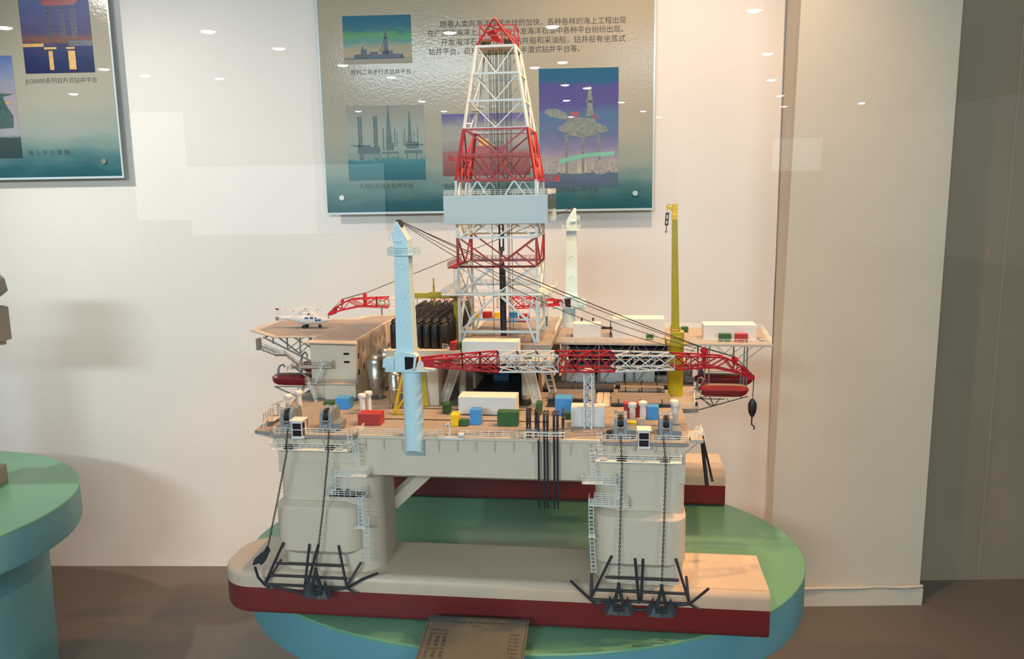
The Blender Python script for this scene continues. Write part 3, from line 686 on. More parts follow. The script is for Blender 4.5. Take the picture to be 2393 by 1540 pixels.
# ---------------------------------------------------------------- loose deck boxes
def crate(x0, x1, y0, y1, z, h, mm, label, cat='container', group=None, rnd=.0008):
    m = MB(); m.box(x0, x1, y0, y1, z, z+h)
    m.box(x0+.0015, x1-.0015, y0-.0003, y0, z+.0015, z+h-.0015) if False else None
    return single('cargo_container', m, mm, label, cat, ((x0+x1)/2, (y0+y1)/2, z), group, bev=rnd)
D = DZ
crate(-.305, -.256, .078, .112, D, .0255, BRED, 'long red box beside the white crane column at the near deck edge')
crate(-.398, -.365, .203, .235, D, .026, BLUE, 'blue box at the foot of the accommodation block')
crate(-.439, -.415, .237, .25, D, .008, GREEN, 'low green box beside the blue box at the accommodation block')
crate(-.1050, .0245, .175, .225, D+.0017, .040, WHITE, 'long white container on the main deck below the drill floor')
crate(-.1046, -.088, .083, .112, D, .026, YELB, 'small yellow box near the front rail')
crate(-.0865, -.068, .086, .101, D, .0145, GREEN, 'low dark green box squeezed between the yellow and upright blue boxes')
crate(-.066, -.043, .10, .126, D, .033, BLUE, 'upright blue box in front of the long white container')
crate(-.0064, .038, .094, .118, D, .031, GREEN, 'large dark green box by the front rail before the black hooked pipes')
crate(-.142, -.1275, .179, .209, D, .022, GREEN, 'green box at the foot of the inclined frame near the white crane')
crate(.066, .0785, .186, .216, D, .026, GREEN, 'narrow green box behind the black hooked pipes')
crate(.109, .146, .183, .223, D, .039, BLUE, 'large blue box beside the white container at the lattice boom rest')
crate(.1326, .147, .153, .166, D, .016, GREEN, 'small green box in front of the large blue box')
crate(.1485, .219, .101, .137, D, .042, WHITE, 'tall white container behind the lattice boom rest')
crate(.259, .296, .172, .192, D, .033, BRED, 'tall red box behind the two white ventilators')
crate(.307, .333, .165, .19, D, .029, BLUE, 'blue box with pale lid between ventilators at the yellow crane end')
crate(.168, .2, .243, .262, D, .012, BRED, 'flat red box half hidden behind the lattice boom rest')
crate(.2655, .2845, .094, .112, D, .014, YELB, 'small yellow chest beside the winch near the cabin')
crate(.284, .302, .118, .13, D, .014, DECKL, 'small tan chest behind the white cabin')
crate(-.108, .022, .25, .292, .5145, .043, WHITE, 'long white container on the ledge in front of the derrick')
crate(-.137, -.121, .252, .272, .5355, .019, BRED, 'small red box beside the white container on the drill floor ledge')
crate(-.1195, -.114, .258, .285, .5355, .015, GREEN, 'thin green box between red box and white container on the ledge')
crate(.033, .05, .262, .28, .5145, .011, GREEN, 'small green box on the ledge under the derrick front corner')
crate(.1288, .2005, .556, .60, .513, .036, WHITE, 'smaller plain white container on the raised deck')
crate(.231, .364, .553, .615, .513, .050, WHITE, 'largest white container on the raised deck, beside the yellow crane')
crate(.46, .59, .53, .585, .513, .039, WHITE, 'white container on the overhanging end of the raised deck')
crate(.317, .335, .527, .54, .513, .013, GREEN, 'green box in front of the largest raised deck container')
crate(.4955, .525, .504, .52, .513, .0205, GREEN, 'green box in front of the white container on the overhanging deck')
crate(.5345, .565, .50, .517, .513, .0215, BRED, 'red box in front of the white container on the overhanging deck')
crate(.4127, .431, .637, .652, .513, .015, GREEN, 'green box on the raised deck behind the yellow crane')
crate(-.161, -.14, .695, .71, .541, .019, YELB, 'orange yellow box behind the derrick back leg')
crate(-.132, -.1055, .69, .71, .541, .018, BRED, 'red box between two yellow boxes seen through the derrick')
crate(-.0985, -.083, .69, .705, .541, .017, YELB, 'yellow box beside the red box seen through the derrick')
crate(-.047, -.026, .623, .645, .541, .027, BLUE, 'blue box seen through the derrick behind the black pipe')
crate(-.02, .0065, .624, .645, .541, .022, BRED, 'red box seen through the derrick beside the blue box')
crate(.055, .063, .556, .575, .541, .025, GREEN, 'narrow green locker at the drill floor edge beside the derrick')
# slim lockers at the winch
m = MB(); m.lathe((.229, .022, DZ), [(.006, 0), (.0065, .006), (.004, .011), (.0055, .015), (.003, .018)], 10)
single('mooring_bollard', m, BLACK, 'small black rounded bollard at the ladder head beside the winch', 'bollard', (.229, .022, DZ))
# lifebuoy davit and liferaft at the front rail
t = thing('rescue_davit', 'small white bent davit at the front rail by the white crane', 'davit', (-.093, .016, DZ))
m = MB(); m.tube([(-.093, .016, DZ), (-.093, .016, DZ+.022), (-.0945, .014, DZ+.027), (-.0985, .013, DZ+.025), (-.1005, .012, DZ+.018)], [.0024, .0022, .002, .0018, .0014], 8); part('arm', m, WHITE, t)
m = MB(); m.box(-.114, -.062, .005, .018, DZ-.004, DZ); part('platform', m, WHITE, t)
m = MB(); m.loft([[(x, .0115+.0055*cos(a)*k, DZ+.005+.005*sin(a)*k) for a in [2*pi*i/12 for i in range(12)]] for x, k in ((-.0745, .4), (-.0735, .9), (-.071, 1), (-.065, 1), (-.0625, .9), (-.0615, .4))])
single('liferaft_canister', m, WHITE, 'white rounded liferaft canister on the front rail platform', 'liferaft', (-.068, .0115, DZ))
# deck searchlight with tray at the outer corner
t = thing('lookout_stand', 'cream pedestal with tilted tray at the outer deck corner behind the winch', 'stand', (-.492, .105, DZ))
m = MB(); m.cyl((-.492, .105, DZ), (-.492, .105, DZ+.036), .0035, 10); part('post', m, DECKL, t)
m = MB(); m.hexa([Vector(p) for p in ((-.506, .098, .4385), (-.48, .098, .4485), (-.48, .112, .4485), (-.506, .112, .4385), (-.506, .098, .441), (-.48, .098, .451), (-.48, .112, .451), (-.506, .112, .441))]); part('tray', m, DECKL, t)
m = MB(); m.rail([(-.512, .07, .416), (-.512, .12, .416), (-.485, .12, .416)], .014); m.rail([(-.512, .07, .416), (-.488, .06, .416)], .014); m.box(-.513, -.485, .06, .12, .4145, .416); part('railing', m, DECKL, t)

# ---------------------------------------------------------------- black hooked pipes at the front edge
xs = [(.0665, .0), (.0715, .0), (.0866, 1), (.0935, 1), (.1045, 1), (.1115, .0), (.1222, 1), (.1292, 1), (.1375, .0)]
xs = [(.0655, 0, 0), (.071, 0, 1), (.083, 0, 2), (.0895, 1, 3), (.1010, 1, 4), (.1075, 1, 5), (.1205, 1, 6), (.1275, 1, 7), (.1375, 0, 8)]
nth = ['first', 'second', 'third', 'fourth', 'fifth', 'sixth', 'seventh', 'eighth', 'ninth']
for x, lng, k in xs:
    yb = .004 if lng else .02
    t = thing('hooked_pipe', '%s black hooked pipe counted from the white crane, %s' % (nth[k], 'reaching below the hull' if lng else 'cut short at deck level'), 'pipe', (x, yb, DZ), 'black hooked pipes at the front rail')
    z0 = .262 if lng else DZ
    m = MB(); m.cyl((x, yb, z0), (x, yb, .446), .0021, 10); part('riser', m, NAVY, t)
    m = MB(); m.tube([(x, yb, .432), (x, yb+.001, .448), (x, yb+.006, .4575), (x, yb+.014, .4605), (x, yb+.02, .458)], .0026, 8); part('hook', m, BLACK, t)
    m = MB(); m.box(x-.003, x+.003, yb-.003, yb+.004, .418, .424); part('clamp', m, STEEL, t)
m = MB(); m.bar((.062, .001, .421), (.142, .001, .421), .0016); m.bar((.062, .001, .415), (.142, .001, .415), .0016)
for x in (.0625, .0895, .11, .1415): m.bar((x, .001, DZ), (x, .001, .422), .0014)
single('pipe_clamp_rail', m, RAILW, 'thin rail clamping the black hooked pipes at the deck edge', 'rail', (.1, .001, DZ))
# raking black poles down the yellow crane end
for (a, b, lb) in (((.432, .25, .347), (.4468, .25, .2296), 'thicker'), ((.436, .26, .338), (.4588, .25, .24), 'thinner')):
    m = MB(); m.tube([(.417 if lb == 'thicker' else .4215, .07 if lb == 'thicker' else .085, .398), a, b], [.002, .004 if lb == 'thicker' else .0025, .0045 if lb == 'thicker' else .0028], 8)
    single('mooring_pole', m, NAVY, '%s of two black poles raking down beside the yellow crane end column' % lb, 'pole', b)
# curved fender hoops at that corner
m = MB()
for k in range(4): m.tube([(.398, .03+k*.016, .404), (.405, .03+k*.016, .418), (.416, .03+k*.016, .414), (.418, .03+k*.016, .402)], .0009, 6)
single('fender_hoops', m, RAILW, 'row of cream curved hoops on the side platform at the yellow crane end', 'fender', (.408, .055, .404))

# ================================================================== accommodation block and helideck
Q = thing('accommodation_block', 'beige crew quarters block carrying the helideck', 'crew quarters', (-.43, .5, DZ))
m = MB(); m.box(-.489, -.377, .303, .72, DZ, .5425); part('house', m, HULL, Q, bev=.0008)
m = MB(); m.box(-.4535, -.3765, .290, .31, DZ, .444); part('annex', m, HULL, Q, bev=.0008)
def win(x0, x1, y0, y1, z0, z1):
    m = MB(); m.box(x0, x1, y0, y1, z0, z1); part('window', m, GLASSD, Q)
win(-.4065, -.393, .3025, .304, .5125, .5175); win(-.4065, -.393, .3025, .304, .4925, .4975)
for y, z, h in ((.323, .507, .013), (.364, .5155, .013), (.426, .5145, .012), (.475, .5155, .012), (.515, .5155, .012), (.56, .516, .012), (.324, .466, .013), (.364, .472, .013), (.40, .466, .012), (.46, .50, .012), (.545, .5, .012)):
    win(-.3775, -.3764, y-.0035, y+.0035, z-h/2, z+h/2)
outer = [(-.506, .287), (-.362, .277), (-.379, .32), (-.377, .60), (-.372, .735), (-.455, .7055), (-.482, .65), (-.705, .648), (-.707, .45), (-.60, .353), (-.505, .362), (-.489, .33)]
m = MB(); m.prism(outer, .5425, .545); part('roof', m, DECKL, Q)
inner = [(-.489, .325), (-.377, .312), (-.387, .33), (-.386, .60), (-.384, .715), (-.45, .692), (-.474, .634), (-.684, .633), (-.686, .462), (-.60, .372), (-.497, .38)]
m = MB(); m.prism(inner, .545, .5456); part('helideck_surface', m, DECK, Q)
m = MB(); m.tube([(-.535+.05*cos(2*pi*i/40), .50+.05*sin(2*pi*i/40), .5457) for i in range(41)], .0009, 4); part('landing_circle', m, DECKL, Q)
# truss carrying the overhang
def B(m, a, b, w=.003): m.bar(a, b, w)
m = MB()
for y in (.38, .60):
    B(m, (-.64, y, .54), (-.49, y, .465)); B(m, (-.60, y, .54), (-.545, y, .497)); B(m, (-.56, y, .54), (-.5, y, .505)); B(m, (-.655, y, .497), (-.49, y, .497), .002) if False else None
    for x in (-.615, -.578, -.545, -.515): B(m, (x, y, .54), (x, y, .54-(x+.66)*.36))
    B(m, (-.5125, y, .54), (-.56, y, .505), .0022); B(m, (-.535, y, .54), (-.578, y, .509), .0022); B(m, (-.494, y, .54), (-.494, y, .46)); B(m, (-.52, y, .512), (-.49, y, .512)); B(m, (-.50, y, .54), (-.545, y, .50), .0022)
for x in (-.64, -.58, -.52): B(m, (x, .38, .538), (x, .60, .538))
part('helideck_truss', m, TRUSS, Q)
m = MB(); m.box(-.648, -.641, .352, .37, .512, .541); m.bar((-.644, .36, .514), (-.600, .36, .4975), .004, .002); m.bar((-.60, .36, .4975), (-.575, .36, .4985), .014, .002); m.bar((-.575, .36, .4985), (-.545, .36, .474), .004, .002); m.box(-.558, -.49, .35, .372, .466, .469)
m.rail([(-.644, .352, .514), (-.60, .352, .4975), (-.575, .352, .4985), (-.545, .352, .474)], .013); m.rail([(-.644, .37, .514), (-.60, .37, .4975)], .013); m.rail([(-.558, .35, .469), (-.49, .35, .469)], .012); m.bar((-.552, .36, .466), (-.505, .34, .44), .003)
part('escape_stair', m, TRUSS, Q)
# galleries on the front face
m = MB(); m.box(-.5125, -.43, .28, .303, .4848, .487); m.rail([(-.5125, .303, .487), (-.5125, .28, .487), (-.43, .28, .487), (-.43, .303, .487)]); m.bar((-.5, .303, .466), (-.505, .284, .485), .0015); part('gallery', m, DECKL, Q)
m = MB(); m.box(-.496, -.3705, .276, .303, .4452, .4472); m.rail([(-.496, .303, .4472), (-.496, .276, .4472), (-.3705, .276, .4472), (-.3705, .30, .4472)]); part('gallery', m, DECKL, Q)
for p, q in (((-.448, .275, .498), (-.468, .275, .450)), ((-.4865, .272, .452), (-.467, .268, DZ))):
    m = MB(); m.ladder(p, q, (0, 1, .0), .012, .006, .0011); m.bar(Vector(p)+Vector((0, -.006, .012)), Vector(q)+Vector((0, -.006, .012)), .0012); part('stair', m, CRANEW, Q)
m = MB(); m.rail([(-.53, .33, .405), (-.545, .40, .405)], .014); part('railing', m, TRUSS, Q)
# satellite dome
t = thing('antenna_dome', 'small brass coloured mushroom dome antenna at the helideck back edge', 'antenna', (-.4285, .715, .545))
m = MB(); m.lathe((-.4285, .715, .545), [(.0028, 0), (.0028, .03)], 10); part('mast', m, TRUSS, t)
m = MB(); m.lathe((-.4285, .715, .575), [(.003, .0), (.0125, .001), (.0128, .004), (.010, .0095), (.005, .0125), (.0004, .0132)], 20); part('dome', m, BRASS, t)

# ================================================================== helicopter (nose towards +x)
HX, HY, HZ = -.575, .49, .5457
H = thing('helicopter', 'white model helicopter with blue windows parked on the helideck', 'helicopter', (HX, HY, HZ))
def hx(x, y, z): return (HX+x, HY+y, HZ+z)
st = [(-.066, .0012, .0012, .0265), (-.058, .0035, .0038, .0262), (-.04, .0058, .0058, .0258), (-.02, .0098, .0095, .0248), (-.005, .0142, .0125, .0235), (.012, .0158, .0132, .0228), (.028, .0152, .0126, .0228), (.042, .0138, .0108, .0224), (.052, .0112, .0078, .0218), (.062, .0075, .0052, .0212), (.069, .004, .003, .0208), (.073, .001, .001, .0205)]
def hring(x, ry, rz, zc):
    out = []
    for i in range(18):
        a = 2*pi*i/18; c, s = cos(a), sin(a)
        out.append(hx(x, ry*abs(c)**.8*(1 if c > 0 else -1), zc+rz*abs(s)**.8*(1 if s > 0 else -1)))
    return out
m = MB(); m.loft([hring(*q) for q in st])
m.loft([[hx(x, ry*cos(2*pi*i/14), zc+rz*sin(2*pi*i/14)) for i in range(14)] for x, ry, rz, zc in ((-.022, .002, .001, .033), (-.010, .006, .0055, .0365), (.004, .0085, .0075, .038), (.02, .0085, .0072, .0375), (.03, .006, .0045, .036), (.036, .002, .001, .035))])
part('fuselage', m, WHITE, H)
m = MB(); m.loft([[hx(-.071+.0095*cos(2*pi*i/20), y, .0245+.0095*sin(2*pi*i/20)) for i in range(20)] for y in (-.0022, .0022)]); m.prismy([(HX-.0725, HZ+.031), (HX-.058, HZ+.028), (HX-.0655, HZ+.05), (HX-.0745, HZ+.0505)], HY-.0012, HY+.0012); f = part('tail_fin', m, WHITE, H)
m = MB(); m.loft([[hx(-.0715+.0052*cos(2*pi*i/16), y, .0245+.0052*sin(2*pi*i/16)) for i in range(16)] for y in (-.0024, -.0021)]); part('tail_rotor', m, TRUSS, f)
m = MB(); m.prismy([(HX-.0752, HZ+.0485), (HX-.0655, HZ+.0475), (HX-.0672, HZ+.0512), (HX-.0755, HZ+.052)], HY-.0014, HY+.0014); part('fin_tip', m, DRED, f)
def hwin(poly, x=None):
    m = MB(); n = len(poly)
    rows = []
    for off in (0, .0006):
        r = []
        for (px, pz) in poly:
            i = max(k for k in range(len(st)) if st[k][0] <= px); a, b = st[i], st[i+1]; u = (px-a[0])/(b[0]-a[0])
            ry = a[1]+(b[1]-a[1])*u; rz = a[2]+(b[2]-a[2])*u; zc = a[3]+(b[3]-a[3])*u
            s = max(-1, min(1, (pz-zc)/rz)); sn = abs(s)**(1/.8); c = sqrt(max(0, 1-sn*sn))**.8
            r.append(hx(px, -(ry*c)-off+.0001, pz))
        rows.append(r)
    m.loft(rows, False); part('window', m, BLUEG, H)
hwin([(.008, .026), (.0185, .026), (.0185, .0305), (.008, .0305)]); hwin([(.0225, .026), (.0325, .026), (.031, .0305), (.0225, .0312)]); hwin([(.0355, .026), (.0405, .026), (.0375, .0305), (.0355, .0305)])
hwin([(.037, .0195), (.0425, .0195), (.0425, .0245), (.036, .0245)]); hwin([(.0445, .0195), (.0515, .021), (.0515, .0245), (.0435, .0245)]); hwin([(.0435, .0258), (.0515, .0265), (.0475, .0305), (.0425, .031)])
m = MB(); m.prismy([(HX+.012, HZ+.0365), (HX+.021, HZ+.0365), (HX+.0195, HZ+.0395), (HX+.0165, HZ+.0395)], HY-.0088, HY-.0078); part('engine_intake', m, BLACK, H)
m = MB(); m.cyl(hx(.007, 0, .043), hx(.007, 0, .054), .0022, 10); m.cyl(hx(.007, 0, .052), hx(.007, 0, .0555), .0055, 12); part('rotor_mast', m, WHITE, H)
for k in range(4):
    a = radians([200, 248, 335, 62][k]) ; L = .0525 if k in (0, 3) else .045
    d = Vector((cos(a), sin(a), 0)); n_ = Vector((-sin(a), cos(a), 0)); c0 = Vector(hx(.007, 0, .0545)); dz = -.0045
    def bl(f0, f1, w): 
        p = c0+d*L*f0+Vector((0, 0, dz*f0)); q = c0+d*L*f1+Vector((0, 0, dz*f1)); mm = MB()
        mm.hexa([p-n_*w, p+n_*w, q+n_*w, q-n_*w]+[v+Vector((0, 0, .0008)) for v in (p-n_*w, p+n_*w, q+n_*w, q-n_*w)]); return mm
    b = part('rotor_blade', bl(.1, .93, .0024), WHITE, H); part('blade_tip', bl(.93, 1.0, .0024), DRED, b)
for x, y in ((.004, -.011), (.004, .011), (.0435, 0)):
    m = MB(); m.cyl(hx(x, y-.0022, .005), hx(x, y+.0022, .005), .005 if x < .01 else .0045, 14); w = part('wheel', m, BLACK, H)
    m = MB(); m.bar(hx(x, y, .005), hx(x, y*.6, .0145), .002); part('strut', m, WHITE, w)

# ================================================================== lifeboats
def lifeboat(x0, x1, y, z, label, right, h=.034, w=.034):
    t = thing('lifeboat', label, 'lifeboat', ((x0+x1)/2, y, z), 'red enclosed lifeboats')
    L = x1-x0
    prof = [(0, .10, .42, .56), (.025, .42, .30, .66), (.07, .76, .14, .76), (.15, .97, .03, .82), (.3, 1, 0, .84), (.7, 1, 0, .84), (.85, .97, .03, .82), (.93, .76, .14, .76), (.975, .42, .30, .66), (1, .10, .42, .56)]
    half = [(.62, 0), (.93, .10), (1.0, .34), (1.0, .56), (.90, .70), (.62, .93), (.3, 1.0)]
    sect = half + [(-c, z_) for c, z_ in reversed(half)]
    m = MB(); rings = []
    for f, ww, lo, hi in prof: rings.append([(x0+L*f, y+w/2*ww*c, z+h*(lo+(hi-lo)*zz)) for c, zz in sect])
    m.loft(rings, False); part('hull', m, BOAT, t)
    m = MB(); rings = []
    for f, ww, lo, hi in prof[2:-2]: rings.append([(x0+L*f, y+w/2*ww*c, z+h*(hi+k)) for c, k in ((-.5, -.02), (.5, -.02), (.42, .02), (-.42, .02))])
    m.loft(rings, False); part('canopy_top', m, PLANK, t, label='brown canopy top')
    m = MB(); m.box(x0+L*.16, x1-L*.16, y-w/2-.0008, y+w/2+.0008, z+h*.44, z+h*.5); part('rubbing_strake', m, BOAT, t)
    m = MB(); cx = x0+L*(.12 if right else .9)
    m.loft([[(cx-.007, y-.007, z+h*.85), (cx+.009, y-.007, z+h*.85), (cx+.009, y+.007, z+h*.85), (cx-.007, y+.007, z+h*.85)], [(cx-.004, y-.005, z+h*1.24), (cx+.005, y-.005, z+h*1.24), (cx+.005, y+.005, z+h*1.24), (cx-.004, y+.005, z+h*1.24)]], False); c = part('wheelhouse', m, BOAT, t)
    m = MB(); m.box(cx-.0035, cx+.0045, y-.0062, y-.0045, z+h*1.02, z+h*1.16); part('window', m, BLUEG, c)
def davit(x, y, z, s, label, hh=.045):
    m = MB(); m.tube([(x, y+.014*s, z), (x, y+.012*s, z+hh*.6), (x+.002, y+.008*s, z+hh*.9), (x+.009, y+.002*s, z+hh), (x+.012, y, z+hh*.88), (x+.012, y, z+hh*.7)], [.0032, .003, .0026, .0024, .002, .0014], 8)
    single('davit', m, STEEL, label, 'davit', (x, y+.014*s, z), 'lifeboat davits')
lifeboat(.4385, .5605, .435, .3925, 'near red lifeboat hanging at the yellow crane end', True)
lifeboat(.4385, .588, .545, .3935, 'far red lifeboat hanging at the yellow crane end', True)
lifeboat(-.6255, -.498, .385, .4175, 'near red lifeboat hanging under the helideck', False, .034)
lifeboat(-.588, -.495, .49, .428, 'far red lifeboat hanging under the helideck', False, .034)
davit(.437, .41, .405, 1, 'grey davit at the inboard end of the near yellow crane end lifeboat', .038); davit(.432, .52, .405, 1, 'grey davit at the inboard end of the far yellow crane end lifeboat', .048)
davit(.5475, .47, .409, 1, 'grey davit between the two yellow crane end lifeboats', .03)
davit(-.6095, .40, .44, -1, 'short grey davit at the outer end of the near helideck lifeboat', .026); davit(-.5755, .47, .43, -1, 'taller grey davit between the two helideck lifeboats', .055)
m = MB(); m.rail([(-.595, .41, .447), (-.57, .45, .447)], .012)
m.bar((-.61, .36, .418), (-.50, .36, .37), .003); m.bar((-.61, .36, .418), (-.50, .36, .418), .0025); m.bar((-.50, .36, .372), (-.515, .36, .42), .003); m.bar((-.56, .36, .395), (-.545, .36, .418), .002)
m.bar((-.61, .58, .405), (-.50, .58, .36), .003); m.bar((-.61, .58, .405), (-.5, .58, .405), .0025); m.box(-.61, -.5, .355, .6, .4035, .406) if False else None
m.bar((-.50, .36, .372), (-.50, .58, .36), .003); m.bar((-.50, .36, .418), (-.50, .58, .405), .003)
single('lifeboat_cradle', m, TRUSS, 'grey strut cradle under the helideck lifeboats', 'bracket', (-.55, .46, .40))
C = thing('lifeboat_cradle', 'dark lattice bracket under the yellow crane end lifeboats', 'bracket', (.48, .48, .37))
m = MB(); BR = TRUSS
for y in (.405, .505):
    m.bar((.428, y, .3605), (.555, y, .4), .0018); m.bar((.428, y, .392), (.5, y, .392), .0018); m.bar((.445, y, .392), (.475, y, .374), .0016); m.bar((.475, y, .374), (.49, y, .394), .0016); m.bar((.51, y, .387), (.505, y, .394), .0014); m.bar((.44, y, .3995), (.47, y, .372), .0018)
for x in (.43, .475, .54): m.bar((x, .405, .3605+(x-.428)*.31), (x, .505, .3605+(x-.428)*.31), .0018)
part('lattice', m, BLACK, C)
m = MB(); m.box(.418, .443, .385, .40, .4025, .4045); m.rail([(.418, .385, .4045), (.443, .385, .4045), (.443, .40, .4045)], .011); m.box(.418, .44, .50, .52, .4105, .4125); m.rail([(.415, .50, .4125), (.438, .50, .4125)], .012)
for i in range(3): m.box(.424, .436, .37, .38, .366+i*.007, .369+i*.007)
part('landing', m, DECKL, C)
m = MB(); m.lathe((.430, .375, .382), [(.005, 0), (.005, .006), (.003, .010)], 10); part('lantern', m, BLACK, C)
# deck edge ledge with ribs at that side
m = MB(); m.box(.3895, .4225, .29, .372, .386, .3978)
for i in range(3): m.box(.388, .424, .288-.0, .2895, .3955+i*.003, .3965+i*.003)
m.prismx([(.262, .395), (.40, .395), (.40, .31), (.33, .31)], .3805, .386)
single('side_sponson', m, HULL, 'cream ledge at the deck edge below the yellow crane', 'ledge', (.41, .33, .39))

# ================================================================== silver tanks
def tank(x, y, r, zt, label):
    t = thing('storage_tank', label, 'tank', (x, y, DZ), 'silver domed tanks'); z0 = DZ+.013
    zs = zt-r*.95
    m = MB(); m.lathe((x, y, 0), [(r*.9, z0), (r, z0+.003), (r, zs), (r*.985, zs+.0002)] + [(r*cos(a), zs+r*.95*sin(a)) for a in [pi/2*i/9 for i in range(1, 10)]][:-1] + [(.0004, zt)], 32); part('shell', m, SILVER, t)
    m = MB(); m.tube([(x+(r+.0012)*cos(2*pi*i/28), y+(r+.0012)*sin(2*pi*i/28), z0+(zs-z0)*.52) for i in range(29)], .0014, 6); part('band', m, SILVER, t)
    for k in range(4):
        a = pi/4+pi/2*k; m = MB(); m.bar((x+r*.8*cos(a), y+r*.8*sin(a), DZ), (x+r*.8*cos(a), y+r*.8*sin(a), z0+.003), .003); part('leg', m, SILVER, t)
tank(-.3325, .315, .0212, .513, 'tall silver domed tank nearest the accommodation block corner')
tank(-.333, .405, .0205, .513, 'silver domed tank second in the row beside the accommodation block')
tank(-.333, .49, .0205, .513, 'silver domed tank third in the row beside the accommodation block')
tank(-.263, .228, .0135, .492, 'slimmer silver tank half hidden behind the white crane cab')
tank(-.272, .30, .0, .5, '') if False else None

# ================================================================== bottle store and gantry
Z1 = .5355
S = thing('storage_plinth', 'beige plinth under the black bottles', 'plinth', (-.2, .42, DZ))
m = MB(); m.box(-.235, -.1655, .252, .62, DZ, .515); part('base', m, HULL, S, bev=.001)
m = MB(); m.box(-.288, -.112, .25, .64, .515, Z1); part('tray', m, HULL, S, bev=.0006)
m = MB(); m.rail([(-.155, .262, Z1), (-.14, .252, Z1)]); m.rail([(-.14, .2515, Z1-.014), (-.113, .2515, Z1-.014)]); part('railing', m, RAILW, S)
bm = None
for j in range(16):
    for i in range(7):
        x = -.2725+i*.0192; y = .2775+j*.0215
        if bm is None:
            q = MB(); q.lathe((x, y, Z1), [(.0086, 0), (.0095, .001), (.0095, .052), (.0083, .056), (.0062, .058), (.0062, .0595), (.0072, .0597), (.0072, .0625), (.0055, .063), (.0055, .0672), (.0046, .0682), (.0006, .0684)], 16)
            bm = single('gas_bottle', q, BOTTLE, 'upright black bottle in the dense block beside the derrick', 'bottle', (x, y, Z1), 'black bottles packed on the plinth')
        else:
            c = bm.copy(); COL.objects.link(c); c.location = tow((x, y, Z1))
G = thing('gantry_crane', 'yellow gantry with mast over the black bottles', 'gantry', (-.2, .3, DZ))
m = MB(); m.box(-.262, -.1395, .385, .394, .638, .6505); m.box(-.212, -.18, .383, .396, .6415, .653); part('beam', m, YEL, G, bev=.0006)
m = MB(); m.cyl((-.2, .389, .62), (-.2, .389, .64), .002, 8); m.cyl((-.2005, .389, .65), (-.2005, .389, .67), .0026, 8); m.cyl((-.2005, .389, .67), (-.2005, .389, .6875), .0018, 8); part('mast', m, YEL, G)
m = MB(); m.hexa([Vector(p) for p in ((-.151, .385, .5355), (-.1435, .385, .5355), (-.1435, .394, .5355), (-.151, .394, .5355), (-.152, .385, .64), (-.1415, .385, .64), (-.1415, .394, .64), (-.152, .394, .64))]); part('post', m, YEL, G)
# leg frame between the deck rails, under the white crane
m = MB(); m.bar((-.2495, .165, .4075), (-.2345, .225, .515), .0045); m.bar((-.2495, .165, .4075), (-.226, .165, .4075), .004, .005); m.bar((-.246, .167, .412), (-.224, .2, .45), .0035); m.bar((-.2415, .19, .450), (-.224, .19, .450), .0028)
m.bar((-.2345, .225, .515), (-.252, .389, .64), .005); part('leg', m, YEL, G)
m = MB(); m.prismy([(-.2005, .407), (-.1875, .407), (-.1885, .417), (-.199, .513), (-.2065, .513)], .236, .241); m.bar((-.2035, .238, .51), (-.252, .389, .64), .004); part('leg', m, YEL, G)

# ================================================================== drill floor
F = thing('drill_floor', 'tan raised drill floor with inclined frames and stub columns below the derrick', 'drill floor', (-.03, .45, DZ))
m = MB(); m.box(-.116, .092, .30, .73, .529, .541); part('floor_plate', m, DECK, F)
m = MB(); m.box(-.111, .1, .243, .302, .507, .5145); part('front_ledge', m, DECKL, F)
m = MB(); m.box(-.114, .09, .302, .31, .5145, .529); m.box(-.114, .09, .62, .63, DZ, .529); m.box(.052, .06, .40, .62, DZ, .529); m.box(-.115, -.108, .42, .62, DZ, .529); part('skirt', m, HULL, F)
m = MB(); m.box(-.105, .05, .612, .6195, DZ+.001, .5285); m.box(-.118, .045, .262, .61, DZ, DZ+.0012); part('recess_shade', m, NAVY, F)  # navy sheets paint in the darkness of the moon pool under the floor
m = MB(); m.box(-.0745, -.035, .50, .56, DZ+.002, .45); m.box(-.066, -.045, .50, .55, .45, .47); part('blue_machine', m, mat('machine_blue', (22, 84, 126), .5), F)
for x, y in ((-.1255, .335), (.0285, .325), (-.1, .58), (.04, .58)):
    m = MB(); m.lathe((x, y, DZ), [(.0092, 0), (.0092, .052), (.0098, .054), (.0098, .062), (.014, .066), (.013, .072), (.018, .082), (.0185, .092), (.0165, .1005)], 20); part('stub_column', m, HULL, F)
for k0, (p0, p1, q0, q1) in enumerate((((-.171, .28, DZ), (-.153, .28, DZ), (-.1375, .30, .507), (-.1165, .30, .507)), ((.051, .28, DZ), (.069, .285, DZ), (.022, .30, .507), (.046, .30, .507)), ((.085, .34, .42), (.1, .34, .42), (.06, .34, .507), (.078, .34, .507)))):
    p0, p1, q0, q1 = map(Vector, (p0, p1, q0, q1)); m = MB()
    m.bar(p0, q0, .0042, .005); m.bar(p1, q1, .0042, .005)
    for k in range(1, 6): f = k/6; m.bar(p0.lerp(q0, f), p1.lerp(q1, f), .004, .0028)
    o = Vector((0, .004, 0)); o2 = Vector((0, .0055, 0)); m.hexa([v+o for v in (p0, p1, q1, q0)]+[v+o2 for v in (p0, p1, q1, q0)]) if k0 < 2 else None
    part('inclined_frame', m, HULL, F)
m = MB()
m.rail([(-.109, .245, .5145), (-.109, .28, .5145)]); m.rail([(.024, .245, .5145), (.098, .245, .5145), (.098, .30, .5145)]);  m.rail([(.09, .62, .541), (.09, .72, .541)]); m.rail([(.09, .45, .541), (.09, .60, .541)])
part('railing', m, RAILW, F)

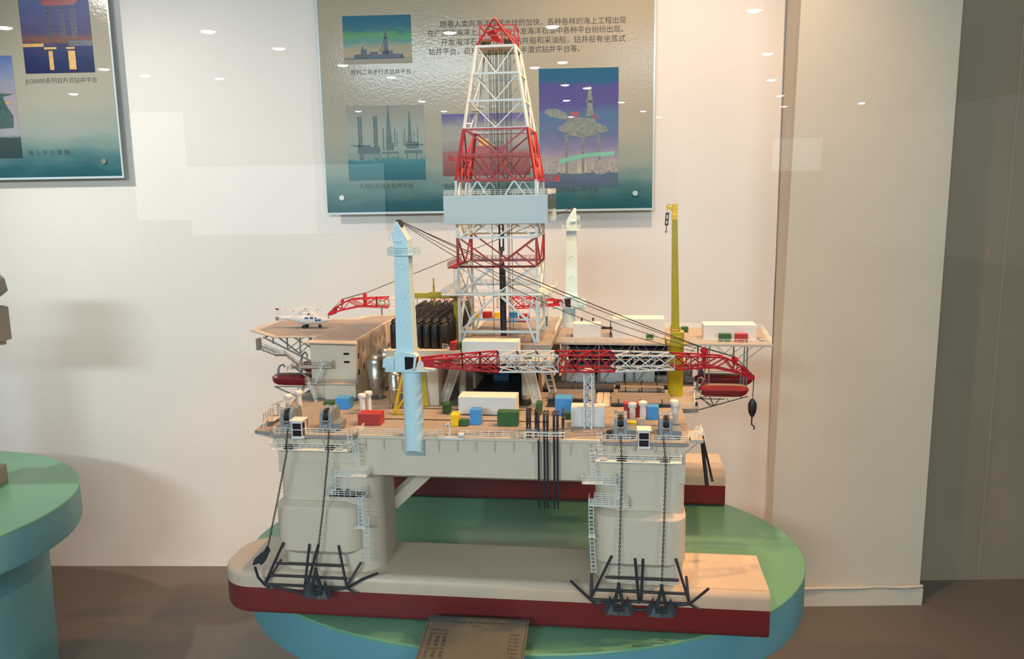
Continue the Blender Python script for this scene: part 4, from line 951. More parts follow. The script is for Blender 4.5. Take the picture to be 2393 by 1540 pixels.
# ================================================================== derrick
T = thing('derrick', 'tall red and white lattice drilling derrick with pale windwall and red crown', 'derrick', (-.0345, .4235, .541))
CX, CY = -.0345, .4235
def hw(z): return .0925 if z <= .919 else .0925-.0485*(z-.919)/.301
def hwy(z): return .0925 if z <= .919 else .0925-.0385*(z-.919)/.301
def crn(i, z):
    h = hw(z); k = hwy(z); sxy = ((-1, -1), (1, -1), (1, 1), (-1, 1))[i % 4]; return Vector((CX+sxy[0]*h, CY+sxy[1]*k, z))
def fpt(i, f, z): return crn(i, z).lerp(crn(i+1, z), f)
def section(z0, z1, pat, mm, ring0=False, ring1=True, lw=.0058, bw=.0034, name='tower_section', sides=(0, 1, 2, 3)):
    m = MB()
    for i in range(4):
        m.bar(crn(i, z0), crn(i, z1), lw, lw)
        if ring1: m.bar(crn(i, z1), crn(i+1, z1), .0042, .0046)
        if ring0: m.bar(crn(i, z0), crn(i+1, z0), .0042, .0046)
        for (fa, ta, fb, tb) in pat:
            m.bar(fpt(i, fa, z0+(z1-z0)*ta), fpt(i, fb, z0+(z1-z0)*tb), bw, bw)
    return part(name, m, mm, T)
# bottom portal: knee braced A frames
zb, zt = .541, .657
kn = [(.135, .47, .5, 1), (.865, .47, .5, 1), (.03, 0, .135, .47), (.97, 0, .865, .47), (.03, .98, .135, .47), (.97, .98, .865, .47)]
section(zb, zt, [], LATW)
m = MB()
for i in range(4):
    for fa, ta, fb, tb in kn[:4]: m.bar(fpt(i, fa, zb+(zt-zb)*ta), fpt(i, fb, zb+(zt-zb)*tb), .0052, .0052)
    for fa, ta, fb, tb in kn[4:]: m.bar(fpt(i, fa, zb+(zt-zb)*ta), fpt(i, fb, zb+(zt-zb)*tb), .0028)
    m.bar(fpt(i, 0, .566), fpt(i, 1, .566), .004, .005)
part('portal_brace', m, LATW, T)
section(.657, .720, [(.02, .03, .42, .97), (.58, .97, .98, .03), (.02, .97, .5, .03), (.5, .03, .98, .97)], LATW, bw=.003)
section(.720, .7875, [(.03, .98, .5, .02), (.5, .02, .97, .98)], DRED, ring0=True, ring1=False)
m = MB()
for fa, ta, fb, tb in ((.74, .5, .97, .02), (.86, .75, .97, .5)): m.bar(fpt(0, fa, .72+.0675*ta), fpt(0, fb, .72+.0675*tb), .0032)
part('short_brace', m, DRED, T)
section(.7875, .82, [(.03, .03, .27, .97), (.27, .97, .5, .03), (.5, .03, .73, .97), (.73, .97, .97, .03)], LATW, ring0=True, ring1=True)
section(.82, .884, [(.03, .03, .27, .97), (.27, .97, .5, .03), (.5, .03, .73, .97), (.73, .97, .97, .03)], LATW, ring1=False)
section(.884, .919, [(.145, .0, .27, .98), (.27, .98, .395, .0), (.61, .0, .73, .98), (.73, .98, .86, 0)], LATW, ring1=False)
section(.919, .977, [(.02, .97, .27, .03), (.27, .03, .5, .97), (.5, .97, .73, .03), (.73, .03, .98, .97), (.5, .03, .27, .97), (.5, .03, .73, .97)], DRED, ring0=True, ring1=True, lw=.006)
section(.977, 1.034, [(.04, .97, .5, .03), (.5, .03, .96, .97)], DRED, ring1=True, lw=.006, bw=.0036)
for z0, z1 in ((1.036, 1.098), (1.098, 1.159), (1.159, 1.219)):
    section(z0, z1, [(.05, .95, .5, .03), (.5, .03, .95, .95)], LATW, ring0=z0 < 1.04, lw=.0055, bw=.0026)
# crown
zc = 1.219; h = hw(zc); hy = hwy(zc)
m = MB(); m.box(CX-h-.002, CX+h+.002, CY-hy-.001, CY+hy+.001, zc, zc+.0035); part('crown_platform', m, HULL, T)
m = MB(); yb = CY-hy+.002
arch = [(CX-h+.001, yb, zc+.003), (CX-.012, yb, zc+.05), (CX-.007, yb, zc+.0575), (CX-.0025, yb, zc+.060), (CX+.002, yb, zc+.0575), (CX+.007, yb, zc+.05), (CX+h-.002, yb, zc+.003)]
m.tube(arch, .0024, 8); m.tube([(x, CY+hy-.004, z) for x, y, z in arch], .0024, 8)
for sx_ in (-h+.003, h-.004):
    for yy in (CY-hy+.03, CY+hy-.004): m.bar((CX+sx_, yy, zc+.003), (CX+sx_, yy, zc+.052), .003)
    m.bar((CX+sx_, CY-hy+.03, zc+.051), (CX+sx_, CY+hy-.004, zc+.051), .003); m.bar((CX+sx_, CY-hy+.03, zc+.028), (CX+sx_, CY+hy-.004, zc+.028), .0024)
for yy in (CY-hy+.03, CY+hy-.004): m.bar((CX-h+.003, yy, zc+.051), (CX+h-.004, yy, zc+.051), .0032); m.bar((CX-h+.003, yy, zc+.029), (CX+h-.004, yy, zc+.029), .0022)
for f in (.35, .6): m.bar((CX+.004, yb+.002, zc+.05), (CX+h-.004, CY+hy-.004, zc+.051*f), .0026); m.bar((CX-.012, yb, zc+.044), (CX+.006, CY+hy-.004, zc+.05), .0024)
m.bar((CX+.0125, yb+.012, zc+.003), (CX+.014, yb+.012, zc+.05), .0045); m.bar((CX+.006, yb+.016, zc+.003), (CX+.024, yb+.02, zc+.03), .0026)
m.hexa([Vector((CX-.03, CY, zc+.04)), Vector((CX-.012, CY, zc+.046)), Vector((CX+.008, CY+.01, zc+.016)), Vector((CX-.01, CY+.01, zc+.02)), Vector((CX-.03, CY+.003, zc+.042)), Vector((CX-.012, CY+.003, zc+.048)), Vector((CX+.008, CY+.013, zc+.018)), Vector((CX-.01, CY+.013, zc+.022))])
part('crown_frame', m, DRED, T)
for x in (CX-.027, CX+.026):
    m = MB()
    for k in range(6): m.cyl((x-.0105+k*.0036, CY-.02, zc+.0115), (x-.0083+k*.0036, CY-.02, zc+.0115), .0095, 16)
    m.box(x-.011, x+.011, CY-.026, CY-.014, zc+.003, zc+.012); part('crown_sheave', m, BLACK, T)
# drilling lines
for dx, z0, z1, dy in ((-.0245, .541, 1.219, .0), (-.0205, .83, 1.219, .0), (-.0125, .895, 1.219, -.012), (-.0095, .56, 1.219, .01), (-.0068, .541, 1.219, .012), (.0035, .895, 1.219, -.012), (.0075, .895, 1.219, -.01), (.0125, .541, 1.219, .01), (.0155, .541, 1.219, .014), (.0235, .545, 1.219, 0), (.027, .83, 1.219, 0)):
    m = MB(); m.bar((CX+dx, CY+dy, z0), (CX+dx, CY+dy, z1), .0013); part('drilling_line', m, BLACK if dx not in (.0125, -.0068) else CABLE, T)
m = MB(); m.box(CX-.022, CX+.019, CY-.02, CY+.006, .884, .8965); m.box(CX-.018, CX+.015, CY-.018, CY+.004, .8965, .899); part('monkey_board', m, BLACK, T)
m = MB()
for s in (-1, 1): m.bar((CX-.0015+s*.0045, CY-.005, .753), (CX-.0015+s*.0045, CY-.005, .83), .004)
for z in (.754, .788, .826): m.box(CX-.008, CX+.005, CY-.009, CY-.001, z-.004, z+.006)
m.prismy([(CX-.007, .815), (CX+.004, .81), (CX+.004, .83), (CX-.007, .83)], CY-.008, CY-.002); m.bar((CX-.0015, CY-.005, .735), (CX-.0015, CY-.005, .753), .003, .003); m.bar((CX-.0025, CY-.005, .742), (CX-.0005, CY-.005, .75), .005); m.bar((CX-.0015, CY-.005, .722), (CX-.0015, CY-.005, .737), .0014)
part('travelling_block', m, BLACK, T)
m = MB(); m.cyl((CX+.0, CY-.003, .541), (CX-.0005, CY-.003, .715), .0074, 14); m.cyl((CX-.0005, CY-.003, .715), (CX-.0005, CY-.003, .722), .005, 12); part('drill_pipe', m, NAVY, T)
# windwall
m = MB(); m.box(-.151, .0872, .296, .2975, .8205, .885); part('windwall', m, ACRYL, T, bev=.0004)
m = MB(); m.box(.0858, .0872, .2975, .553, .8205, .885); m.box(-.151, .0872, .553, .5545, .8205, .885); m.box(-.151, -.1496, .2975, .553, .8205, .885); part('windwall', m, ACRYG, T, label='grey glossy windwall sides')
m = MB(); m.rail([(-.1505, .298, .885), (.0868, .298, .885), (.0868, .553, .885), (-.1505, .553, .885), (-.1505, .298, .885)], .012, .013); part('windwall_railing', m, RAILW, T)
# walkways
m = MB(); z = .657
m.box(-.1655, .0875, .308, .322, z-.003, z); m.rail([(-.1655, .3225, z), (-.1655, .308, z), (.0875, .308, z), (.093, .34, z)], .0115, .0125)
m.box(-.165, -.1275, .322, .50, z-.003, z-.0005); m.rail([(-.165, .322, z), (-.165, .50, z)], .012); m.box(.06, .093, .322, .50, z-.003, z-.0005); m.rail([(.093, .34, z), (.1, .36, z+.002), (.093, .50, z)], .013)
m.rail([(-.12, .515, z), (.05, .515, z)], .012); part('walkway', m, LATW, T)
m = MB(); z = .7195
m.box(-.151, -.1275, .325, .50, z-.003, z); m.rail([(-.151, .325, z), (-.151, .50, z)], .012, .011); m.rail([(-.13, .512, z), (.045, .512, z)], .012, .011); m.box(-.13, .045, .51, .53, z-.003, z); part('red_walkway', m, DRED, T)
m = MB(); z = .9165
m.box(.0575, .10, .40, .5, z-.002, z); m.rail([(.0575, .40, z), (.1, .40, z), (.1, .5, z)], .012, .009, wires=4); m.rail([(-.11, .505, z), (.055, .505, z)], .011, .011); part('red_walkway', m, RED, T)
m = MB(); z = .966
m.box(-.157, -.113, .40, .46, z-.002, z); m.rail([(-.113, .40, z), (-.157, .40, z), (-.157, .46, z), (-.113, .46, z)], .012, .008, wires=4); m.bar((-.122, .40, z), (-.122, .40, z+.028), .0022); m.bar((-.122, .40, z+.028), (-.128, .40, z+.018), .0016); part('red_walkway', m, RED, T)
m = MB(); m.rail([(-.106, .45, 1.085), (-.098, .45, 1.085)], .012, .004, wires=4); m.rail([(-.088, .47, 1.135), (-.08, .47, 1.135)], .012, .004, wires=4); m.box(-.108, -.09, .44, .47, 1.083, 1.085); part('red_walkway', m, DECKL, T)
for p, q in (((-.1345, .34, .659), (-.1345, .34, .718)), ((-.0775, .49, 1.05), (-.0745, .485, 1.14)), ((.068, .45, .545), (.068, .45, .65))):
    m = MB(); m.ladder(p, q, (1, 0, 0), .009, .006); part('ladder', m, LATW, T)

# ================================================================== white lattice boom cranes
def crane(base, rot, label, blabel_hook, rear=False):
    """local crane frame: x along the boom side, z height above the table"""
    bx, by = base; cr, sr = cos(rot), sin(rot)
    def L(p): return Vector((bx+p[0]*cr-p[1]*sr, by+p[0]*sr+p[1]*cr, p[2]))
    def tr(mb): mb.v = [tuple(L(v)) for v in mb.v]; return mb
    t = thing('pedestal_crane', label, 'crane', (bx, by, DZ))
    f = 1 if rear else -1           # cab side
    m = MB(); n = 48
    top = [(.0197*cos(2*pi*i/n), .0197*sin(2*pi*i/n), .545) for i in range(n)]
    bot = [(x, y, .364-(y*.75 if not rear else -y*.75)) for x, y, _ in top]
    m.loft([bot, top]); m.lathe((0, 0, .4345), [(.0198, 0), (.0212, .0003), (.0212, .0006), (.0198, .001)], 24); part('pedestal', tr(m), CRANEW, t)
    m = MB(); m.lathe((0, 0, 0), [(.02, .5395), (.0245, .542), (.0245, .5455), (.01, .546)], 24); m.box(-.048, .024, f*-.0 - .024, .024, .5425, .546); m.prism([(.018, -.021), (.038, -.017), (.05, -.004), (.05, .014), (.02, .024)], .5425, .546); part('slew_deck', tr(m), CRANEW, t)
    # cab with sloped front
    m = MB(); y0, y1 = (f*.026, f*.004); ya, yb = min(y0, y1), max(y0, y1)
    poly = [(-.0285, .546), (.001, .5455), (.0125, .549), (.0168, .5735), (.007, .578), (-.0285, .579)]
    m.prismy(poly, ya, yb); c = part('cab', tr(m), CRANEW, t)
    m = MB(); m.prismy([(-.0292, .5788), (.007, .5778), (.0176, .5732), (.0182, .5744), (.008, .581), (-.012, .5825), (-.0292, .5805)], ya-.001, yb+.001); part('roof', tr(m), CRANEW, c)
    m = MB(); yy = f*.026; 
    m.prismy([(-.0072, .5478), (.0085, .551), (.0115, .5735), (-.0072, .5745)], min(yy, yy+f*.0005), max(yy, yy+f*.0005))
    m.hexa([Vector((.0129, ya+.002, .551)), Vector((.0129, yb-.002, .551)), Vector((.0133, yb-.002, .551)), Vector((.0133, ya+.002, .551)), Vector((.0165, ya+.002, .5718)), Vector((.0165, yb-.002, .5718)), Vector((.0169, yb-.002, .5718)), Vector((.0169, ya+.002, .5718))]); part('window', tr(m), GLASSD, c)
    m = MB(); m.box(-.047, -.0295, ya, yb, .546, .571)
    m.prismy([(-.054, .5515), (-.047, .5515), (-.047, .571), (-.0525, .568)], ya+.003, yb-.003)
    for k in range(4): m.bar((-.0465, f*.0268, .547+k*.0032), (-.0295, f*.0268, .547+k*.0032), .0009)
    for x in (-.0465, -.038, -.0295): m.bar((x, f*.0268, .546), (x, f*.0268, .5575), .0009)
    part('machine_house', tr(m), CRANEW, t)
    # tower
    def sec(z, w, d, xo=0): return [(xo-w/2, -d/2, z), (xo+w/2, -d/2, z), (xo+w/2, d/2, z), (xo-w/2, d/2, z)]
    m = MB(); m.loft([sec(.546, .037, .037, -.0085), sec(.775, .0285, .031, -.0092)], False)
    m.prismy([(-.0235, .775), (.0050, .775), (.0048, .8035), (-.0128, .8335), (-.0150, .8385), (-.0195, .8395), (-.0225, .8365), (-.0225, .83), (-.0236, .808)], -.0155, .0155); part('tower', tr(m), CRANEW, t, bev=.0005)
    m = MB()
    for z in (.7905, .752, .694, .636):
        fz = (z-.546)/.229; d = (.037-.006*fz)/2 if z < .775 else .0155
        for sgn in (-1, 1): m.tube([(-.0088+.0058*cos(2*pi*i/24), sgn*(d+.0001), z+.0058*sin(2*pi*i/24)) for i in range(25)], .0005, 4)
    part('porthole', tr(m), CRANEW, t)
    m = MB(); m.box(-.0245, -.008, f*.0155-.0035 if f < 0 else .0155, f*.0155 if f < 0 else .019, .8, .803); m.rail([(-.032, -.012, .803), (-.0235, -.012, .803)], .013, .006); m.rail([(-.032, .012, .803), (-.0235, .012, .803)], .013, .006); m.bar((-.032, -.012, .816), (-.032, .012, .816), .001)
    m.box(-.034, .019, -.0215, .0215, .7735, .7755); m.rail([(-.034, .0215, .7755), (-.034, -.0215, .7755), (.019, -.0215, .7755), (.019, .0215, .7755), (-.034, .0215, .7755)], .0135, .008); part('platform', tr(m), CRANEW, t)
    m = MB()
    for y in (-.0075, 0, .0075): m.cyl((-.0155, y-.0018, .838), (-.0155, y+.0018, .838), .005, 12)
    m.box(-.0125, -.0085, -.009, .009, .8285, .8395); part('head_sheave', tr(m), CABLE, t)
    # pivot lug and boom
    by_ = .2232
    cb, sb = cos(by_), sin(by_)
    def BP(s, w, z): return L((.021+s*cb-w*sb, s*sb+w*cb, z+(.064*max(0, s) if rear else 0)))
    m = MB()
    for sgn in (-1, 1):
        pts = [(.014, .5455), (.030, .5455), (.029, .552), (.028, .560), (.0245, .5645), (.0195, .5645), (.016, .560), (.015, .552)]
        mm = MB(); mm.prismy(pts, sgn*.0165-.002, sgn*.0165+.002); m.add([L(v) for v in mm.v], mm.f)
    m.hexa([L(p) for p in ((.012, -.02, .5425), (.033, -.02, .5425), (.033, .02, .5425), (.012, .02, .5425), (.012, -.02, .5465), (.033, -.02, .5465), (.033, .02, .5465), (.012, .02, .5465))]); part('boom_hinge', m, WHITE, t)
    ax = lambda s: .5595-.034*s
    stn = [(-.002, .0045, .014), (.02, .0065, .016), (.05, .0095, .019), (.10, .0135, .022), (.1535, .0167, .024), (.273, .0167, .024), (.389, .0167, .024), (.514, .0142, .019), (.585, .0115, .014)]
    def S(s):
        for a, b in zip(stn[:-1], stn[1:]):
            if s <= b[0]:
                u = (s-a[0])/(b[0]-a[0]); return a[1]+(b[1]-a[1])*u, a[2]+(b[2]-a[2])*u
        return stn[-1][1], stn[-1][2]
    def c4(s):
        h, w = S(s); z = ax(s); return [BP(s, -w, z+h), BP(s, w, z+h), BP(s, w, z-h), BP(s, -w, z-h)]
    def boom(s0, s1, n, mm, chord=.0031, web=.0019):
        m = MB()
        for k in range(n):
            a = c4(s0+(s1-s0)*k/n); b = c4(s0+(s1-s0)*(k+1)/n)
            for i in range(4):
                m.bar(a[i], b[i], chord); j = (i+1) % 4
                m.bar(a[i], a[j], web*1.1); m.bar(b[i], b[j], web*1.1)
                m.bar(a[i], b[j], web); m.bar(a[j], b[i], web) if i in (1, 3) else None
        return part('boom_section', m, mm, t)
    m = MB(); a, b = c4(-.002), c4(.045)
    for i in (0, 1): m.hexa([a[i], a[3-i], b[3-i], b[i]] + [v+(BP(0, .002, 0)-BP(0, 0, 0)) for v in (a[i], a[3-i], b[3-i], b[i])]) if False else None
    for i in range(4): m.bar(a[i], b[i], .0045)
    for i in (0, 1): m.bar(a[i].lerp(a[3-i], .5), b[i].lerp(b[3-i], .5).lerp(a[i].lerp(a[3-i], .5), .45), .002, .0085)
    m.bar(b[0], b[1], .006, .003); m.bar(b[3], b[2], .006, .003); part('boom_foot', m, RED, t)
    boom(.045, .1535, 3, RED); boom(.1535, .273, 3, WHITE); boom(.273, .389, 3, RED); boom(.389, .514, 3, WHITE); boom(.514, .585, 2, RED)
    # drooping tip
    m = MB(); e = c4(.585); w = .0125
    e2 = [BP(.622, -w, .5475), BP(.622, w, .5475), BP(.602, w, .527), BP(.602, -w, .527)]
    for i in range(4): m.bar(e[i], e2[i], .0034)
    k1 = [BP(.652, -.009, .5325), BP(.652, .009, .5325), BP(.648, .009, .515), BP(.648, -.009, .515)]
    k2 = [BP(.676, -.005, .5165), BP(.676, .005, .5165), BP(.672, .005, .507), BP(.672, -.005, .507)]
    for i in range(4): m.bar(e2[i], k1[i], .0034); m.bar(k1[i], k2[i], .0034)
    for i, j in ((0, 3), (1, 2)):
        m.bar(e2[i], k1[j], .0022); m.bar(k1[i], k1[j], .002); m.bar(e[j], e2[i], .0022); m.bar(e2[j], BP(.632, -.011 if i == 0 else .011, .543), .0022); m.bar(k1[j], BP(.665, -.006 if i == 0 else .006, .524), .002)
    m.bar(e2[0], e2[1], .003); m.bar(e2[2], e2[3], .003); m.bar(k1[0], k1[1], .003); m.bar(k1[2], k1[3], .003)
    for sgn in (-1, 1):
        o = BP(0, sgn*.004, 0)-BP(0, 0, 0); o2 = BP(0, sgn*.002, 0)-BP(0, 0, 0)
        poly = [BP(.663, 0, .523), BP(.687, 0, .5075), BP(.6915, 0, .5035), BP(.691, 0, .4985), BP(.686, 0, .4965), BP(.666, 0, .5045)]
        m.loft([[p+o for p in poly], [p+o2 for p in poly]], False)
    part('boom_tip', m, RED, t)
    m = MB()
    for s, z, r in ((.5825, .5605, .006), (.6485, .5415, .0048)):
        for w in (-.006, .006): m.cyl(BP(s, w-.002, z), BP(s, w+.002, z), r, 14)
        m.bar(BP(s, -.009, z-.012), BP(s, -.009, z+.001), .004, .006); m.bar(BP(s, .009, z-.012), BP(s, .009, z+.001), .004, .006)
    m.bar(BP(.5825, 0, .527), BP(.5825, 0, .556), .008, .012); part('boom_sheave', m, RED, t)
    m = MB(); tp = lambda w: L((-.0105, w, .8385))
    for w, s, z, sag in ((-.008, .56, .5625, .036), (-.003, .575, .5645, .024), (.004, .5825, .5665, .006), (.009, .5825, .5655, .013)):
        if rear:
            if w != .004: continue
            sag = .002
        a, b = tp(w), BP(s, w, z)
        m.tube([a.lerp(b, k/16)-Vector((0, 0, 4*sag*k/16*(1-k/16))) for k in range(17)], .0007 if w != .004 else .001, 5)
    m.bar(BP(.5825, -.005, .567), BP(.6485, -.005, .546), .0014); m.bar(BP(.5825, .005, .567), BP(.6485, .005, .546), .0014)
    m.bar(BP(.6485, 0, .546), BP(.69, 0, .504), .0014)
    m.bar(BP(.691, -.001, .504), BP(.689, -.001, .453), .0011); m.bar(BP(.691, .002, .504), BP(.690, .0015, .453), .0011); part('cable', m, CABLE, t)
    m = MB(); c = BP(.6895, 0, .436); rg = []
    for z, w, d in ((.4545, .0025, .002), (.4525, .0045, .004), (.445, .0085, .0055), (.436, .0092, .006), (.426, .008, .0055), (.418, .0045, .004), (.415, .0025, .0025)):
        rg.append([Vector((c.x+w*cos(2*pi*i/16), c.y+d*sin(2*pi*i/16), z)) for i in range(16)])
    m.loft(rg); m.tube([(c.x, c.y, .415), (c.x-.0005, c.y, .402), (c.x-.0005, c.y, .3985), (c.x+.003, c.y, .396), (c.x+.0055, c.y, .3925), (c.x+.0055, c.y, .389), (c.x+.003, c.y, .388)], .0015, 8); part('hook_block', m, BLACK, t)
crane((-.166, .0145), 0, 'white pedestal crane at the near hull side with a long red and white lattice boom', '')
crane((.0985, .888), pi, 'white pedestal crane on the far hull side, its boom passing behind the derrick', '', True)
# lattice boom rest
R_ = thing('boom_rest', 'white square lattice mast holding up the long crane boom', 'mast', (.185, .1, DZ))
m = MB(); pb = [Vector((.1765, .092, DZ)), Vector((.1925, .0845, DZ)), Vector((.1965, .1, DZ)), Vector((.18, .108, DZ))]; ptp = [p+Vector((0, 0, .118)) for p in pb]
for i in range(4):
    m.bar(pb[i], ptp[i], .0026); j = (i+1) % 4
    for k in range(6):
        a0, a1 = pb[i].lerp(ptp[i], k/6), pb[i].lerp(ptp[i], (k+1)/6); b0, b1 = pb[j].lerp(ptp[j], k/6), pb[j].lerp(ptp[j], (k+1)/6)
        m.bar(a0, b1, .0013); m.bar(b0, a1, .0013) if k % 2 == 0 else None; m.bar(a1, b1, .0014)
part('lattice', m, LATW, R_)
m = MB(); m.box(.1755, .198, .083, .125, DZ+.118, DZ+.1205); m.bar((.192, .0835, DZ+.118), (.192, .0835, DZ+.13), .003); part('cradle', m, WHITE, R_)

# ================================================================== yellow knuckle crane
Y = thing('post_crane', 'tall slim yellow crane post with black hook block at the deck end', 'crane', (.382, .3866, DZ))
YX, YY = .3822, .3866
m = MB(); m.lathe((YX, YY, 0), [(.0178, DZ), (.0178, .524), (.0215, .526), (.0215, .529)], 28); part('pedestal', m, YEL, Y)
m = MB(); m.box(YX-.0125, YX+.0175, YY-.018, YY+.018, .529, .5605); m.box(YX-.026, YX-.012, YY-.012, YY+.012, .5285, .531); m.box(YX+.01, YX+.0225, YY-.02, YY+.012, .528, .5345); m.prismy([(YX-.0285, .545), (YX-.0255, .545), (YX-.0215, .529), (YX-.0245, .529)], YY-.014, YY+.01)
m.rail([(YX-.012, YY-.018, .531), (YX-.0235, YY-.018, .531), (YX-.0255, YY+.01, .531)], .0125, .008, wires=3, r=.001); m.box(YX-.012, YX+.0105, YY-.0215, YY-.018, .549, .5505); part('turntable', m, YEL, Y, bev=.0005)
m = MB(); x = YX-.0025; x2 = x-.0055
m.loft([[(x-.0092, YY-.009, .565), (x+.0092, YY-.009, .565), (x+.0092, YY+.009, .565), (x-.0092, YY+.009, .565)], [(x2-.0062, YY-.007, .822), (x2+.0062, YY-.007, .822), (x2+.0062, YY+.007, .822), (x2-.0062, YY+.007, .822)]], False)
m.box(x-.0115, x-.0088, YY-.008, YY+.008, .558, .572); m.box(x+.0088, x+.0115, YY-.008, YY+.008, .558, .572); part('boom', m, YEL, Y, bev=.0005)
m = MB(); m.box(x2-.007, x2+.0062, YY-.0075, YY+.0075, .822, .8345)
m.prismy([(x2-.0055, .834), (x2+.006, .834), (x2+.006, .8555), (x2-.006, .8555)], YY-.006, YY+.006); m.prismy([(x2-.006, .84), (x2-.0062, .852), (x2-.0205, .8525), (x2-.0205, .848), (x2-.0125, .8465)], YY-.006, YY+.006)
for xx, z in ((x2-.0165, .8555), (x2-.003, .8565), (x2+.004, .8565)): m.cyl((xx, YY-.0055, z), (xx, YY+.0055, z), .003, 10)
part('boom_head', m, YELB, Y, bev=.0004)
m = MB(); hx_ = x2-.0175
m.bar((hx_+.001, YY, .849), (hx_+.001, YY, .838), .001); m.bar((hx_+.002, YY-.0062, .858), (x2-.004, YY-.0062, .8545), .0008); part('cable', m, CABLE, Y)
m = MB()
for s in (-1, 1): m.hexa([Vector((hx_-.0012+s*.0028-.0012, YY-.002, .809)), Vector((hx_-.0012+s*.0028+.0012, YY-.002, .809)), Vector((hx_-.0012+s*.0028+.0012, YY+.002, .809)), Vector((hx_-.0012+s*.0028-.0012, YY+.002, .809)), Vector((hx_+.0008+s*.0028-.0012, YY-.002, .8385)), Vector((hx_+.0008+s*.0028+.0012, YY-.002, .8385)), Vector((hx_+.0008+s*.0028+.0012, YY+.002, .8385)), Vector((hx_+.0008+s*.0028-.0012, YY+.002, .8385))])
for z in (.811, .822, .8355): m.box(hx_-.004+(z-.811)*.07, hx_+.002+(z-.811)*.07, YY-.002, YY+.002, z-.002, z+.002)
m.tube([(hx_-.001, YY, .809), (hx_-.0015, YY, .800), (hx_-.0003, YY, .797), (hx_-.0005, YY, .794), (hx_-.002, YY, .7925), (hx_-.0035, YY, .7945), (hx_-.003, YY, .797)], .0009, 8); part('hook_block', m, BLACK, Y)

# ================================================================== raised pipe deck
E_ = thing('raised_deck', 'tan raised deck on thin lattice legs, running out beyond the hull end', 'raised deck', (.35, .59, DZ))
m = MB(); m.prism([(.06, .485), (.62, .470), (.632, .69), (.60, .712), (.06, .706)], .5075, .513); part('deck_plate', m, DECKL, E_)
m = MB(); m.prism([(.064, .489), (.616, .474), (.627, .688), (.598, .708), (.064, .702)], .513, .5134); part('deck_surface', m, DECK, E_)
m = MB(); m.rail([(.07, .487, .513), (.355, .480, .513)], .012, .016); m.rail([(.405, .478, .513), (.618, .472, .513), (.63, .69, .513), (.6, .71, .513), (.40, .706, .513)], .0125, .016); m.rail([(.20, .706, .513), (.23, .706, .513)], .0125, .015); m.rail([(.06, .705, .513), (.12, .705, .513)], .0125, .016); m.rail([(.36, .705, .513), (.41, .705, .513)], .0125, .016); part('railing', m, RAILW, E_)
m = MB()
lx = (.112, .198, .286, .37)
for y in (.497, .69):
    for a, b in zip(lx[:-1], lx[1:]):
        xm = (a+b)/2
        m.bar((a+.004, y, .507), (xm-.005, y, .46), .0016); m.bar((xm+.005, y, .46), (b-.004, y, .507), .0016); m.bar((a+.004, y, DZ), (xm-.004, y, .455), .0016); m.bar((xm+.004, y, .455), (b-.004, y, DZ), .0016)
        m.bar((a+.02, y+.02, .507), (xm+.012, y+.02, .46), .0013); m.bar((xm-.012, y+.02, .46), (b-.02, y+.02, .507), .0013); m.bar((a+.01, y-.003, .443), (b-.01, y-.003, .443), .001)
part('lattice_brace', m, TRUSS, E_)
for y in (.497, .69):
    for x in lx: m = MB(); m.cyl((x, y, DZ), (x, y, .5075), .0022, 8); part('leg', m, TRUSS, E_)
for x, y, z in ((.4595, .475, .395), (.4695, .475, .39), (.5535, .475, .395), (.5615, .48, .395), (.4595, .66, .405), (.5535, .66, .405)): m = MB(); m.cyl((x, y, z), (x, y, .5075), .0018, 8); part('leg', m, TRUSS, E_)
m = MB()
for a, b in (((.60, .477, .508), (.545, .477, .4625)), ((.575, .477, .508), (.54, .477, .478)), ((.525, .477, .508), (.505, .477, .487)), ((.485, .477, .508), (.515, .477, .468)), ((.49, .477, .508), (.51, .477, .486)), ((.44, .477, .508), (.42, .477, .487)), ((.475, .477, .508), (.44, .477, .468)), ((.40, .477, .5), (.425, .477, .475)), ((.55, .477, .508), (.52, .477, .485)), ((.425, .477, .487), (.405, .477, .46)), ((.42, .477, .468), (.40, .477, .43)), ((.47, .477, .443), (.55, .477, .446))): m.bar(a, b, .0013)
part('lattice_brace', m, TRUSS, E_)
for x, y in ((.168, .64), (.1985, .64)):
    m = MB(); m.cyl((x-.02, y, .513), (x-.02, y, .552), .0024, 10); single('vent_pipe', m, BLACK, 'short black standpipe behind the smaller raised deck container, %s' % ('nearer the derrick' if x < .18 else 'nearer the yellow crane'), 'pipe', (x-.02, y, .513), 'black standpipes on the raised deck')
m = MB(); m.cyl((.226, .60, .513), (.226, .60, .551), .0012, 8); m.cyl((.226, .60, .513), (.226, .60, .52), .002, 8); single('vent_pipe', m, BLACK, 'thin black standpipe beside the largest raised deck container', 'pipe', (.226, .60, .513), 'black standpipes on the raised deck')
m = MB(); m.box(.597, .607, .51, .56, .5134, .517); single('deck_hatch', m, STEEL, 'dark flat hatch at the outer end of the white overhanging deck container', 'hatch', (.602, .535, .513))
m = MB(); m.box(.20, .23, .685, .695, .513, .5185); single('deck_box', m, NAVY, 'low dark strip at the back edge of the raised deck between white containers', 'box', (.215, .69, .513))
